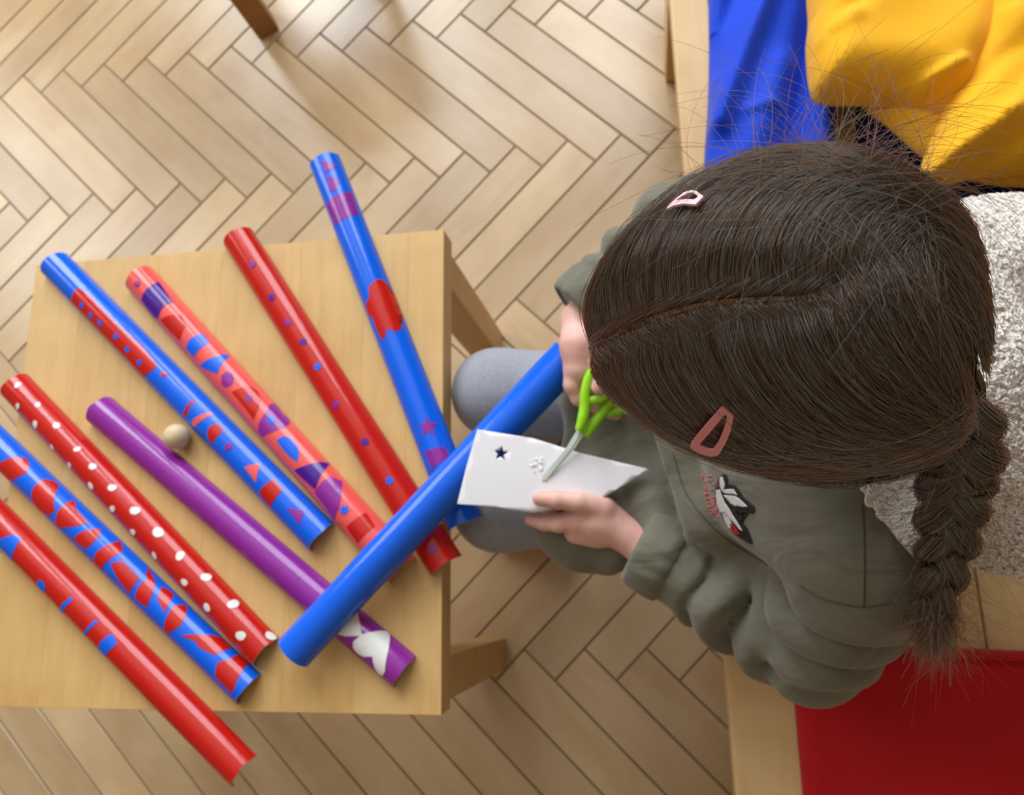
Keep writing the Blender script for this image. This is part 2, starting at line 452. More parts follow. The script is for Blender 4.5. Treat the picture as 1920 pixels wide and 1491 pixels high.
# A
S('A', 'sticker', [(2, 972), (100, 940), (150, 965), (112, 1030), (90, 1130), (40, 1095), (2, 1050)], R6, 'blue')
dot(G['A'][0], (290, 1300), R6, 44, 'blue', G['A'][1], 3)
S('A', 'sticker', [(500, 105), (515, 120), (465, 170), (440, 230), (418, 205), (440, 150)], R8, 'blue')
S('A', 'sticker', [(670, 265), (690, 280), (630, 330), (600, 390), (585, 360), (620, 310)], R8, 'blue')
S('A', 'sticker', [(770, 365), (800, 380), (820, 435), (770, 475), (735, 540), (682, 470), (710, 415)], R8, 'blue')
# B
for pts, z in (([(2, 440), (60, 410), (180, 405), (208, 450), (190, 510), (130, 540), (65, 570), (2, 510)], R6),
               ([(220, 680), (230, 620), (300, 555), (380, 570), (412, 600), (390, 650), (375, 710), (385, 780), (345, 805), (270, 770)], R6),
               ([(390, 850), (400, 790), (470, 715), (520, 705), (530, 760), (620, 860), (530, 885), (400, 890)], R6),
               ([(515, 965), (580, 920), (700, 900), (700, 950), (640, 1010), (600, 1040), (540, 1000)], R6),
               ([(655, 1110), (680, 1060), (760, 1010), (840, 990), (858, 1060), (820, 1080), (730, 1150), (710, 1190), (665, 1150)], R6),
               ([(770, 1140), (860, 1130), (975, 1245), (925, 1310), (905, 1350), (830, 1260)], R6),
               ([(945, 1390), (975, 1290), (1030, 1260), (1020, 1220), (1030, 1170), (1085, 1270), (1070, 1350), (1030, 1450)], R6),
               ([(1130, 35), (1215, 85), (1195, 130), (1150, 215), (1100, 120)], R8),
               ([(1150, 300), (1180, 220), (1210, 170), (1300, 165), (1308, 200), (1290, 260), (1260, 310), (1180, 360), (1148, 340)], R8),
               ([(1260, 375), (1400, 370), (1480, 375), (1560, 400), (1620, 465), (1500, 515), (1430, 480), (1390, 460), (1370, 420)], R8),
               ([(1520, 565), (1600, 545), (1690, 505), (1735, 570), (1680, 640), (1640, 740), (1620, 780), (1505, 660)], R8)):
    S('B', 'sticker', pts, z, 'red')
# C
for i, (x, y, r) in enumerate([(125, 45, 24), (265, 35, 22), (247, 170, 28), (395, 180, 28), (365, 328, 22), (540, 345, 24), (487, 457, 24), (648, 467, 28), (635, 600, 28), (785, 615, 30), (787, 760, 27), (945, 775, 35), (930, 922, 27), (1105, 927, 40), (1080, 1087, 27), (1260, 1090, 33), (1290, 1275, 28), (1442, 1240, 35), (1447, 1450, 30), (1630, 1427, 38), (125, -103, 25)]):
    dot(G['C'][0], (x, y), R6, r, 'white', G['C'][1], i)
for i, (x, y, r) in enumerate([(165, 455, 30), (345, 458, 33)]):
    dot(G['C'][0], (x, y), RD, r, 'white', G['C'][1], 40+i)
# D
S('D', 'sticker', [(855, 290), (893, 455), (790, 458), (718, 435), (790, 350)], RD, 'white')
S('D', 'sticker', [(895, 445), (960, 432), (1040, 430), (1058, 450), (1050, 540), (1030, 670), (1015, 695), (990, 680), (970, 650), (955, 580), (900, 580), (865, 560), (840, 530), (840, 490)], RD, 'white')
# E
S('E', 'sticker', [(545, 335), (620, 380), (700, 470), (790, 560), (900, 660), (1000, 750), (1080, 850), (1100, 890), (1050, 920), (1010, 960), (990, 945), (900, 850), (770, 720), (640, 580), (500, 440), (515, 370)], R4, 'red')
for c in ((573, 458), (635, 527), (700, 580), (812, 675), (890, 767), (975, 857)): ST('E', c, R4, 31, 'blue')
ST('E', (1145, 940), R4, 30, 'red')
S('E', 'sticker', [(1350, 1120), (1370, 1130), (1325, 1170), (1310, 1225), (1300, 1240), (1283, 1220), (1300, 1165)], R4, 'red')
S('E', 'sticker', [(1480, 1205), (1490, 1220), (1420, 1255), (1365, 1305), (1345, 1295), (1355, 1250), (1400, 1225)], R4, 'coral')
S('E', 'sticker', [(1470, 1300), (1530, 1285), (1545, 1300), (1555, 1340), (1530, 1370), (1480, 1425), (1455, 1390), (1450, 1340)], R4, 'red')
dot(G['E'][0], (1597, 1445), R4, 30, 'purple', G['E'][1], 5)
S('E', 'sticker', [(215, 655), (328, 632), (300, 765)], R7, 'coral')
S('E', 'sticker', [(425, 740), (488, 820), (400, 940), (322, 840), (350, 790)], R7, 'red')
S('E', 'sticker', [(512, 945), (638, 960), (605, 1062)], R7, 'purple')
# F
ST('F', (960, 307), R4, 32, 'purple')
S('F', 'sticker', [(1050, 320), (1110, 295), (1210, 440), (1150, 460), (1105, 550), (1075, 540), (990, 425), (1005, 370)], R4, 'indigo')
S('F', 'sticker', [(1120, 560), (1190, 525), (1270, 525), (1300, 600), (1275, 640), (1260, 705), (1190, 640)], R4, 'red')
S('F', 'sticker', [(1330, 690), (1415, 655), (1465, 720), (1400, 760), (1355, 820), (1300, 760)], R4, 'blue')
S('F', 'sticker', [(1395, 880), (1480, 825), (1560, 803), (1610, 808), (1560, 860), (1520, 935), (1450, 910)], R4, 'blue')
S('F', 'sticker', [(1550, 950), (1580, 920), (1620, 925), (1640, 960), (1625, 1010), (1580, 1035), (1550, 1010)], R4, 'purple')
S('F', 'sticker', [(1620, 1065), (1700, 1030), (1750, 1025), (1800, 1060), (1825, 1120), (1810, 1180), (1775, 1260), (1700, 1160)], R4, 'red')
ST('F', (1738, 1110), R4, 36, 'purple')
S('F', 'sticker', [(400, 215), (440, 215), (475, 250), (480, 280), (530, 320), (535, 350), (500, 380), (420, 410), (340, 445), (315, 410), (320, 350), (360, 280)], R7, 'purple')
ST('F', (405, 328), R7, 40, 'blue')
S('F', 'sticker', [(440, 470), (490, 438), (540, 455), (590, 510), (600, 560), (590, 622), (540, 590), (480, 525)], R7, 'blue')
S('F', 'sticker', [(565, 678), (660, 640), (760, 622), (828, 640), (760, 700), (715, 815), (640, 750)], R7, 'indigo')
S('F', 'sticker', [(718, 818), (760, 760), (820, 725), (900, 760), (895, 850), (880, 940), (848, 1030), (780, 930), (712, 840)], R7, 'purple', 0.0005)
ST('F', (915, 955), R7, 40, 'blue')
S('F', 'sticker', [(930, 1075), (1070, 975), (1130, 1070), (1010, 1190)], R7, 'red')
# G
for c, z, m_ in (((268, 357), R5, 'purple'), ((407, 588), R5, 'indigo'), ((522, 763), R5, 'purple'), ((628, 900), R5, 'indigo'), ((728, 1073), R5, 'blue'), ((856, 1337), R5, 'purple'), ((1060, 480), R7, 'indigo'), ((1232, 750), R7, 'blue'), ((1530, 1230), R7, 'purple')):
    ST('G', c, z, 36, m_)
# H
S('H', 'sticker', [(5, 828), (50, 835), (88, 855), (30, 893)], R2, 'purple')
S('H', 'sticker', [(35, 915), (65, 905), (75, 925), (108, 925), (85, 950), (88, 978), (50, 985), (45, 950)], R2, 'purple')
S('H', 'sticker', [(35, 1060), (70, 1010), (140, 990), (165, 990), (200, 1105), (130, 1125), (80, 1158)], R2, 'purple')
S('H', 'sticker', [(1085, 520), (1130, 470), (1170, 460), (1210, 490), (1235, 560), (1270, 570), (1290, 640), (1270, 655), (1310, 680), (1330, 720), (1270, 715), (1315, 780), (1310, 815), (1260, 825), (1210, 805), (1205, 860), (1185, 885), (1150, 830), (1125, 760), (1110, 720), (1085, 715), (1065, 640), (1090, 590)], R5, 'red')
ST('H', (1500, 375), R7, 80, 'purple', n=5, inner=0.45, lift=0.0004, rot=2.2)
S('H', 'sticker', [(1480, 545), (1615, 512), (1650, 580), (1530, 670)], R7, 'purple')
# I: the tube being covered, lying across the others and over the lap
zi0, zi1 = ZT+TR_+0.0015, 0.474
ia = (P(527, 1204, zi0+0.012)+P(568, 1243, zi0))/2; ia[2] = zi0
ib = (P(1053, 634, zi1+0.012)+P(1062, 716, zi1))/2; ib[2] = zi1
ib = ia+(ib-ia)*1.02
tI = HalfTube(ia, ib, 0.0222)
eI = empty('half_tube', tuple(map(float, (ia+ib)/2)))
tag(eI, 'plain bright blue half tube laid across the others and over the lap', 'craft tube', 'decorated half tubes')
tI.shell('tube_shell', 'blue', eI, 9, jag=0.0006)
# wooden ball
bp = P(331, 819, ZT+0.0155)
bm = bmesh.new(); bmesh.ops.create_uvsphere(bm, u_segments=32, v_segments=20, radius=0.0156)
for v in bm.verts:
    if abs(v.co.z) > 0.0152: v.co.z = math.copysign(0.0152, v.co.z)
M['ballwood'] = wood_mat('pale_turned_wood', srgb(196, 172, 130), srgb(214, 194, 154), srgb(226, 208, 172), rough=0.5, rand=False, scale=30)
o = bm_obj('wooden_ball', bm, M['ballwood'], smooth=True); o.location = tuple(map(float, (bp[0], bp[1], ZT+0.0153)))
tag(o, 'small pale wooden ball beside the purple tube', 'ball')
# ---------------------------------------------------------------- bench and cushions
ZB = 0.33
B_ANG = 0.0661
bench = empty('wooden_bench', (0.0765, 0.0, 0.0), B_ANG)
tag(bench, 'long low beech bench under the coloured cushions', 'bench')
for i in range(4):
    bm_obj('seat_board', box_bm(i*0.141, i*0.141+0.1395, -0.95, 1.25, ZB-0.032, ZB, 0.003), M['bench'], bench)
for y in (-0.8, 0.86, 0.1):
    for x in (0.006, 0.50):
        if y == 0.1 and x < 0.1: continue
        bm_obj('leg', box_bm(x, x+0.05, y, y+0.05, 0, ZB-0.031, 0.003), M['bench'], bench)
bm_obj('apron', box_bm(0.03, 0.05, -0.75, 0.86, ZB-0.10, ZB-0.031, 0.002), M['bench'], bench)

def seg_dist(p, a, b):
    ab = b-a; t = np.clip(((p-a)@ab)/(ab@ab), 0, 1)
    return np.linalg.norm(p-(a+t[:, None]*ab), axis=1), t
def grid_poly(poly, step):
    """polygon (n,2) cut into a grid of small faces -> verts (m,2), faces, boundary loop pairs"""
    bm = bmesh.new(); bm.faces.new([bm.verts.new((x, y, 0)) for x, y in poly])
    bmesh.ops.triangulate(bm, faces=bm.faces[:])
    lo, hi = np.min(poly, 0), np.max(poly, 0)
    for ax, no in ((0, (1, 0, 0)), (1, (0, 1, 0))):
        k = math.floor(lo[ax]/step)+1
        while k*step < hi[ax]:
            co = [0, 0, 0]; co[ax] = k*step
            bmesh.ops.bisect_plane(bm, geom=bm.verts[:]+bm.edges[:]+bm.faces[:], plane_co=co, plane_no=no, dist=1e-7); k += 1
    bmesh.ops.remove_doubles(bm, verts=bm.verts[:], dist=step*0.02)
    bm.verts.index_update()
    V = np.array([v.co[:2] for v in bm.verts]); Fc = [tuple(v.index for v in f.verts) for f in bm.faces]
    Bd = []
    for e in bm.edges:
        if len(e.link_faces) == 1:
            l = e.link_loops[0]; Bd.append((l.vert.index, l.link_loop_next.vert.index))
    up = sum((V[f[1]][0]-V[f[0]][0])*(V[f[2]][1]-V[f[0]][1])-(V[f[1]][1]-V[f[0]][1])*(V[f[2]][0]-V[f[0]][0]) for f in Fc[:20])
    bm.free()
    if up < 0: Fc = [f[::-1] for f in Fc]; Bd = [(b, a) for a, b in Bd]
    return V, Fc, Bd
def cloth(name, poly_px, z0, z1, edge, mat, parent, folds=(), wr=0.0, step=0.007, seed=0, tilt=(0, 0), smoothpoly=True, noedge=()):
    """a padded cloth shape: outline seen at poly_px, underside z0, top z1, rounded over 'edge'"""
    poly = np.array([P(x, y, (z0+z1)/2)[:2] for x, y in poly_px])
    if smoothpoly:
        q = np.vstack([poly[-1:], poly, poly[:2]]); poly = spline(q, (len(q)-1)*6+1)[6:-6-5]
    V, Fc, Bd = grid_poly(poly, step)
    d = np.full(len(V), 9.0); n = len(poly)
    for i in range(n):
        dd, _ = seg_dist(V, poly[i], poly[(i+1) % n]); d = np.minimum(d, dd)
    prof = np.sqrt(np.clip(1-(1-np.clip(d/edge, 0, 1))**2, 0, 1))
    Z = z0+0.004+(z1-z0-0.004)*prof
    for (a, b, amp, wd) in folds:
        A, B = P(*a, z1)[:2], P(*b, z1)[:2]
        dd, t = seg_dist(V, A, B); dirn = (B-A)/np.linalg.norm(B-A)
        side = (V-A)@np.array([-dirn[1], dirn[0]])
        g = np.exp(-(dd/wd)**2)
        Z += amp*g*np.clip(prof*1.4, 0, 1)
    if wr:
        rg = np.random.default_rng(seed)
        for k in range(14):
            an, fr, ph = rg.uniform(0, 6.28), rg.uniform(14, 70), rg.uniform(0, 6.28)
            Z += prof*wr/math.sqrt(fr/14)*0.5*np.sin((V[:, 0]*math.cos(an)+V[:, 1]*math.sin(an))*fr+ph+1.2*np.sin(V[:, 1]*9+ph))
    Z += tilt[0]*(V[:, 0]-V[:, 0].mean())+tilt[1]*(V[:, 1]-V[:, 1].mean())
    Z = np.maximum(Z, z0+0.002)
    W = np.c_[V, Z]; N = len(W)
    W2 = W.copy(); W2[:, 2] = z0
    Fa = list(Fc)+[tuple(N+i for i in f[::-1]) for f in Fc]+[(b, a, N+a, N+b) for a, b in Bd]
    return mesh_obj(name, np.vstack([W, W2]), Fa, mat, parent, smooth=True)
M['bluecloth'] = fabric_mat('blue_cloth', srgb(0, 62, 205), 0.7, 700, 0.15, 0.06, 0.15)
M['yellowcloth'] = fabric_mat('yellow_cloth', srgb(246, 178, 18), 0.75, 700, 0.15, 0.05, 0.15)
M['redcloth'] = fabric_mat('red_cloth', srgb(186, 8, 22), 0.75, 700, 0.15, 0.06, 0.15)
M['shadedbluecloth'] = fabric_mat('shaded_blue_cloth', srgb(10, 14, 70), 0.8, 700, 0.15, 0.05, 0.1)  # the blue cloth again, deep shade painted in as a darker colour
# blue cushion: gathered cloth with folds running back, its shaded rest a separate piece painted dark
bc = empty('cushion', tuple(map(float, P(1450, 150, ZB)))); tag(bc, 'bright blue cloth cushion with long folds on the bench', 'cushion', 'cushions on the bench')
cloth('cover', [(1332, -160), (1330, 0), (1331, 90), (1328, 200), (1322, 300), (1330, 420), (1500, 440), (1572, 420), (1572, 300), (1566, 170), (1568, 0), (1570, -160)], ZB+0.0005, ZB+0.035, 0.02, M['bluecloth'], bc,
      folds=[((1490, -150), (1345, 235), 0.022, 0.013), ((1420, -150), (1330, 120), -0.014, 0.012), ((1560, -150), (1470, 330), -0.026, 0.016), ((1600, -100), (1530, 320), 0.018, 0.014), ((1400, 210), (1450, 200), 0.006, 0.008), ((1385, 330), (1470, 120), 0.010, 0.022)], wr=0.0022, seed=3)
nc = empty('cushion', tuple(map(float, P(1800, 300, ZB)))); tag(nc, 'shaded rest of the blue cushion, painted dark, lying mostly hidden under the yellow cloth', 'cushion', 'cushions on the bench')
cloth('cover', [(1622, -160), (1614, 100), (1612, 330), (1650, 480), (1800, 520), (2000, 540), (2150, 500), (2150, -160)], ZB+0.0005, ZB+0.03, 0.02, M['shadedbluecloth'], nc, wr=0.002, seed=4, step=0.012)
yc = empty('cushion', tuple(map(float, P(1700, 80, ZB+0.03)))); tag(yc, 'yellow cloth cushion with folded corners, heaped behind the girl', 'cushion', 'cushions on the bench')
zy = ZB+0.058
cloth('lower_fold', [(1560, 60), (1600, 165), (1680, 235), (1745, 290), (1830, 330), (1990, 335), (2100, 250), (2000, -60), (1700, -100)], zy, zy+0.030, 0.03, M['yellowcloth'], yc,
      folds=[((1620, 180), (1760, 260), -0.006, 0.01)], wr=0.002, seed=8)
cloth('cover', [(1536, -120), (1524, 20), (1520, 70), (1530, 150), (1560, 168), (1640, 170), (1700, 176), (1760, 196), (1800, 200), (1850, 150), (1900, 0), (1930, -130), (1700, -160)], zy+0.018, zy+0.085, 0.045, M['yellowcloth'], yc,
      folds=[((1700, 158), (1805, 118), 0.014, 0.009), ((1545, 50), (1600, 20), 0.012, 0.01), ((1560, 45), (1640, -40), -0.010, 0.012), ((1690, 180), (1790, 165), -0.012, 0.012)], wr=0.0030, seed=9)
cloth('corner_flap', [(1845, -130), (1838, 0), (1815, 90), (1780, 190), (1745, 285), (1738, 326), (1775, 326), (1850, 308), (1930, 300), (2050, 260), (2080, -130)], zy+0.030, zy+0.098, 0.04, M['yellowcloth'], yc,
      folds=[((1745, 318), (1900, 205), 0.012, 0.010), ((1900, 205), (1990, 120), 0.010, 0.012), ((1770, 325), (1930, 240), -0.012, 0.012), ((1850, 120), (1930, 60), -0.008, 0.012), ((1905, 20), (1925, 60), 0.010, 0.010)], wr=0.0030, seed=12, tilt=(0.05, 0.05))
rc = empty('cushion', tuple(map(float, P(1750, 1400, ZB)))); tag(rc, 'flat red cloth cushion at the front end of the bench', 'cushion', 'cushions on the bench')
cloth('cover', [(1486, 1240), (1600, 1216), (1710, 1214), (1920, 1222), (2180, 1232), (2180, 1640), (1524, 1640), (1514, 1560), (1499, 1400)], ZB+0.0005, ZB+0.022, 0.014, M['redcloth'], rc, wr=0.0022, seed=15, step=0.012, smoothpoly=False,
      folds=[((1900, 1360), (1880, 1460), 0.004, 0.03), ((1700, 1440), (1900, 1460), -0.004, 0.03)])
pp = spline([P(1690, 1216, ZB+0.021), P(1800, 1222, ZB+0.0225), P(1920, 1236, ZB+0.0225), P(2150, 1250, ZB+0.022)], 30)
v_, f_ = tube_mesh(pp, 0.0022, 8); mesh_obj('piping', v_, f_, M['redcloth'], rc, True)
# ---------------------------------------------------------------- implicit surfaces for the figure
def surface_nets(f, lo, hi, h, smooth=1):
    lo = np.array(lo, float); n = [int(math.ceil((b-a)/h))+1 for a, b in zip(lo, hi)]
    X = np.stack(np.meshgrid(*[lo[i]+np.arange(n[i])*h for i in range(3)], indexing='ij'), -1)
    val = f(X.reshape(-1, 3)).reshape(n)
    nx, ny, nz = [k-1 for k in n]
    acc = np.zeros((nx, ny, nz, 3)); cnt = np.zeros((nx, ny, nz))
    for ax in range(3):
        o = [i for i in range(3) if i != ax]
        for p in (0, 1):
            for q in (0, 1):
                s0 = [0, 0, 0]; s0[o[0]] = p; s0[o[1]] = q; s1 = list(s0); s1[ax] = 1
                a = val[s0[0]:s0[0]+nx, s0[1]:s0[1]+ny, s0[2]:s0[2]+nz]
                b = val[s1[0]:s1[0]+nx, s1[1]:s1[1]+ny, s1[2]:s1[2]+nz]
                cr = (a < 0) != (b < 0)
                t = np.where(cr, a/(a-b+1e-20), 0.0)
                for i in range(3):
                    acc[..., i] += np.where(cr, s0[i]+(t if i == ax else 0.0), 0.0)
                cnt += cr
    act = cnt > 0
    idx = -np.ones((nx, ny, nz), int); idx[act] = np.arange(act.sum())
    base = np.argwhere(act)
    V = lo+(base+acc[act]/cnt[act][:, None])*h
    Q = []
    ins = val < 0
    for ax in range(3):
        o = [(ax+1) % 3, (ax+2) % 3]
        sl0 = [slice(None)]*3; sl1 = [slice(None)]*3
        sl0[ax] = slice(0, n[ax]-1); sl1[ax] = slice(1, n[ax])
        ch = ins[tuple(sl0)] != ins[tuple(sl1)]
        e = np.argwhere(ch)
        e = e[(e[:, o[0]] > 0) & (e[:, o[1]] > 0) & (e[:, o[0]] < n[o[0]]-1) & (e[:, o[1]] < n[o[1]]-1)]
        if not len(e): continue
        c = []
        for d0, d1 in ((-1, -1), (0, -1), (0, 0), (-1, 0)):
            k = e.copy(); k[:, o[0]] += d0; k[:, o[1]] += d1
            c.append(idx[k[:, 0], k[:, 1], k[:, 2]])
        q = np.stack(c, 1); fl = ins[e[:, 0], e[:, 1], e[:, 2]]
        q[~fl] = q[~fl][:, ::-1]
        Q.append(q)
    Q = np.concatenate(Q)
    Q = Q[(Q >= 0).all(1)]
    for _ in range(smooth):
        s = np.zeros_like(V); k = np.zeros(len(V))
        for i in range(4):
            a, b = Q[:, i], Q[:, (i+1) % 4]
            np.add.at(s, a, V[b]); np.add.at(k, a, 1); np.add.at(s, b, V[a]); np.add.at(k, b, 1)
        V = 0.5*V+0.5*s/np.maximum(k, 1)[:, None]
    return V, Q
def cone(p, a, b, ra, rb):
    a, b = np.asarray(a, float), np.asarray(b, float); ab = b-a
    t = np.clip(((p-a)@ab)/(ab@ab), 0, 1)
    return np.linalg.norm(p-a-t[:, None]*ab, axis=1)-(ra+(rb-ra)*t)
def ell(p, c, r, axes=None):
    q = p-np.asarray(c, float)
    if axes is not None: q = q@np.asarray(axes, float).T
    r = np.asarray(r, float); k = np.linalg.norm(q/r, axis=1)
    return (k-1)*k*r.min()/np.maximum(np.linalg.norm(q/r**2, axis=1)*r.min(), 1e-9) if False else (k-1)*r.min()
def smin(a, b, k):
    h = np.clip(0.5+0.5*(b-a)/k, 0, 1); return b+(a-b)*h-k*h*(1-h)
def chain(p, pts, radii, k=0.004):
    d = None
    for i in range(len(pts)-1):
        c = cone(p, pts[i], pts[i+1], radii[i], radii[i+1]); d = c if d is None else smin(d, c, k)
    return d
def fold_arm(p, a, b, ra, rb, amp, wl, skew, ph, lo=0.0, hi=1.0, seedv=(0, 0, 1.0)):
    """a sleeve segment with slanting folds"""
    a, b = np.asarray(a, float), np.asarray(b, float); ab = b-a; L = np.linalg.norm(ab); u = ab/L
    t = np.clip(((p-a)@u)/L, 0, 1); rel = p-a-np.outer(t*L, u)
    e1 = np.cross(u, seedv); e1 /= np.linalg.norm(e1); e2 = np.cross(u, e1)
    an = np.arctan2(rel@e1, rel@e2)
    w = np.sin((t*L/wl+skew*np.sin(an+ph)+0.35*np.sin(2*an+ph))*2*np.pi+ph)
    ridge = 2*np.abs(np.sin((t*L/wl*0.5+0.5*skew*np.sin(an+ph)+0.18*np.sin(2*an+ph))*2*np.pi+ph))**0.75-1.2
    win = np.clip((t-lo)/0.12, 0, 1)*np.clip((hi-t)/0.12, 0, 1)
    return np.linalg.norm(rel, axis=1)-(ra+(rb-ra)*t)-amp*ridge*win
def ellipsoid_sd(p, c, r):
    q = (p-np.asarray(c))/np.asarray(r); k0 = np.linalg.norm(q, axis=1); k1 = np.linalg.norm(q/np.asarray(r), axis=1)
    return k0*(k0-1.0)/np.maximum(k1, 1e-9)

# ---------------------------------------------------------------- joints (metres)
S_L, S_R = np.array([0.168, 0.010, 0.640]), np.array([0.105, 0.285, 0.655])
E_L, W_L = np.array([0.150, -0.066, 0.478]), np.array([0.000, 0.014, 0.470])
E_R, W_R = np.array([0.035, 0.352, 0.500]), np.array([-0.068, 0.266, 0.500])
NECK = np.array([0.150, 0.150, 0.700])
HIP_L, HIP_R = np.array([0.150, 0.080, 0.400]), np.array([0.145, 0.195, 0.400])
KN_L, KN_R = P(934, 948, 0.364), P(931, 737, 0.366)
AN_L, AN_R = np.array([-0.150, 0.060, 0.075]), np.array([-0.165, 0.205, 0.075])
HEAD = np.array([0.078, 0.145, 0.845])
hf = np.array([-0.72, 0.02, -0.69]); hf /= np.linalg.norm(hf)
hl = np.array([0.02, 1.0, 0.0]); hl -= hf*(hl@hf); hl /= np.linalg.norm(hl)
hu = np.cross(hl, hf); hu = hu if hu[2] > 0 else -hu
H3 = np.stack([hf, hl, hu])
def hp(a, b, c): return HEAD+a*hf+b*hl+c*hu

person = empty('person', (0.15, 0.14, 0.33))
tag(person, 'girl in olive jacket seated on the bench, bent over her paper cutting', 'person')
M['skin'], _nt, _b = new_mat('skin')
_v = coords(_nt); _n = noise(_nt, _v, 35, 3)
_nt.links.new(ramp(_nt, _n, [(0.3, srgb(216, 160, 148)), (0.7, srgb(234, 188, 176))]), _b.inputs['Base Color'])
_b.inputs['Roughness'].default_value = 0.5; _b.inputs['Subsurface Weight'].default_value = 0.12
_b.inputs['Subsurface Radius'].default_value = (0.01, 0.004, 0.002); _b.inputs['Subsurface Scale'].default_value = 0.6
bump(_nt, _b, noise(_nt, _v, 420, 3), 0.12, 0.0005)

# ---- body: head with face, neck, trunk and limbs under the clothes
def f_body(p):
    q = (p-HEAD)@H3.T
    d = ellipsoid_sd(q, (-0.006, 0, 0.012), (0.088, 0.070, 0.088))
    d = smin(d, ellipsoid_sd(q, (0.022, 0, -0.045), (0.056, 0.052, 0.060)), 0.03)
    d = smin(d, cone(q, (0.078, 0, -0.012), (0.092, 0, -0.036), 0.006, 0.0095), 0.012)      # nose
    d = smin(d, cone(q, (0.068, -0.012, -0.064), (0.068, 0.012, -0.064), 0.0075, 0.0075), 0.008)  # lips
    d = smin(d, cone(q, (0.060, -0.006, -0.088), (0.060, 0.006, -0.088), 0.013, 0.013), 0.02)    # chin
    for s in (-1, 1):
        d = smin(d, cone(q, (0.074, s*0.016, 0.012), (0.062, s*0.046, 0.010), 0.007, 0.006), 0.012)  # brow
        d = smin(d, ellipsoid_sd(q, (0.050, s*0.038, -0.040), (0.024, 0.020, 0.022)), 0.015)         # cheek
        d = smin(d, ellipsoid_sd(q, (-0.012, s*0.070, -0.018), (0.016, 0.008, 0.026)), 0.006)        # ear
        d = np.maximum(d, -(ellipsoid_sd(q, (0.079, s*0.029, -0.006), (0.010, 0.013, 0.008))))       # socket
    d = smin(d, cone(p, HEAD+np.array([0.035, 0, -0.05]), NECK, 0.042, 0.044), 0.02)
    d = smin(d, cone(p, NECK+[0, 0, -0.03], (0.155, 0.140, 0.42), 0.07, 0.075), 0.05)
    d = smin(d, cone(p, S_L, S_R, 0.036, 0.036), 0.05)
    for S_, E_, W_ in ((S_L, E_L, W_L), (S_R, E_R, W_R)):
        d = smin(d, chain(p, [S_, E_, W_], [0.034, 0.028, 0.021], 0.02), 0.03)
    for H_, K_, A_ in ((HIP_L, KN_L, AN_L), (HIP_R, KN_R, AN_R)):
        d = smin(d, chain(p, [H_, K_, A_, A_+[-0.09, 0, -0.05]], [0.058, 0.040, 0.024, 0.018], 0.02), 0.04)
    return d
bodyV, bodyQ = surface_nets(f_body, (-0.30, -0.14, 0.0), (0.27, 0.42, 0.97), 0.0062, 1)

# ---- hands
def f_hand_l(p):
    w = W_L+[-0.004, 0.0, 0.0]
    pc, kn = P(1128, 972, 0.478), P(1086, 972, 0.480)
    d = cone(p, W_L+np.array([0.03, -0.012, -0.002]), w, 0.021, 0.0185)
    d = smin(d, cone(p, w, pc, 0.0185, 0.0205), 0.010)
    d = smin(d, cone(p, pc, kn, 0.0205, 0.0165), 0.010)
    d = smin(d, cone(p, P(1120, 1000, 0.468), P(1080, 997, 0.468), 0.016, 0.013), 0.010)
    th = chain(p, [P(1130, 952, 0.492), P(1086, 941, 0.502), P(1045, 937, 0.5045), P(1012, 934, 0.5015)], [0.0125, 0.0108, 0.0095, 0.0078], 0.003)
    d = smin(d, th, 0.006)
    ix = chain(p, [P(1086, 974, 0.482), P(1048, 981, 0.480), P(1020, 979, 0.479), P(996, 973, 0.4785)], [0.0112, 0.0098, 0.0090, 0.0075], 0.003)
    d = smin(d, ix, 0.003)
    for o, r in (((0, 14), 0.0086), ((6, 26), 0.0080)):
        fg = chain(p, [P(1090, 982+o[1]*0.7, 0.466-o[1]*0.0004), P(1052+o[0], 978+o[1]*0.7, 0.462-o[1]*0.0004), P(1030+o[0], 965, 0.464), P(1040+o[0], 945, 0.468)], [0.0095, r, r, r*0.85], 0.003)
        d = smin(d, fg, 0.002)
    pk = chain(p, [P(1104, 1008, 0.456), P(1078, 1003, 0.450), P(1064, 985, 0.452), P(1070, 968, 0.456)], [0.0085, 0.0072, 0.007, 0.006], 0.003)
    return smin(d, pk, 0.002)
lhV, lhQ = surface_nets(f_hand_l, (-0.15, -0.03, 0.425), (0.04, 0.11, 0.525), 0.0017, 1)
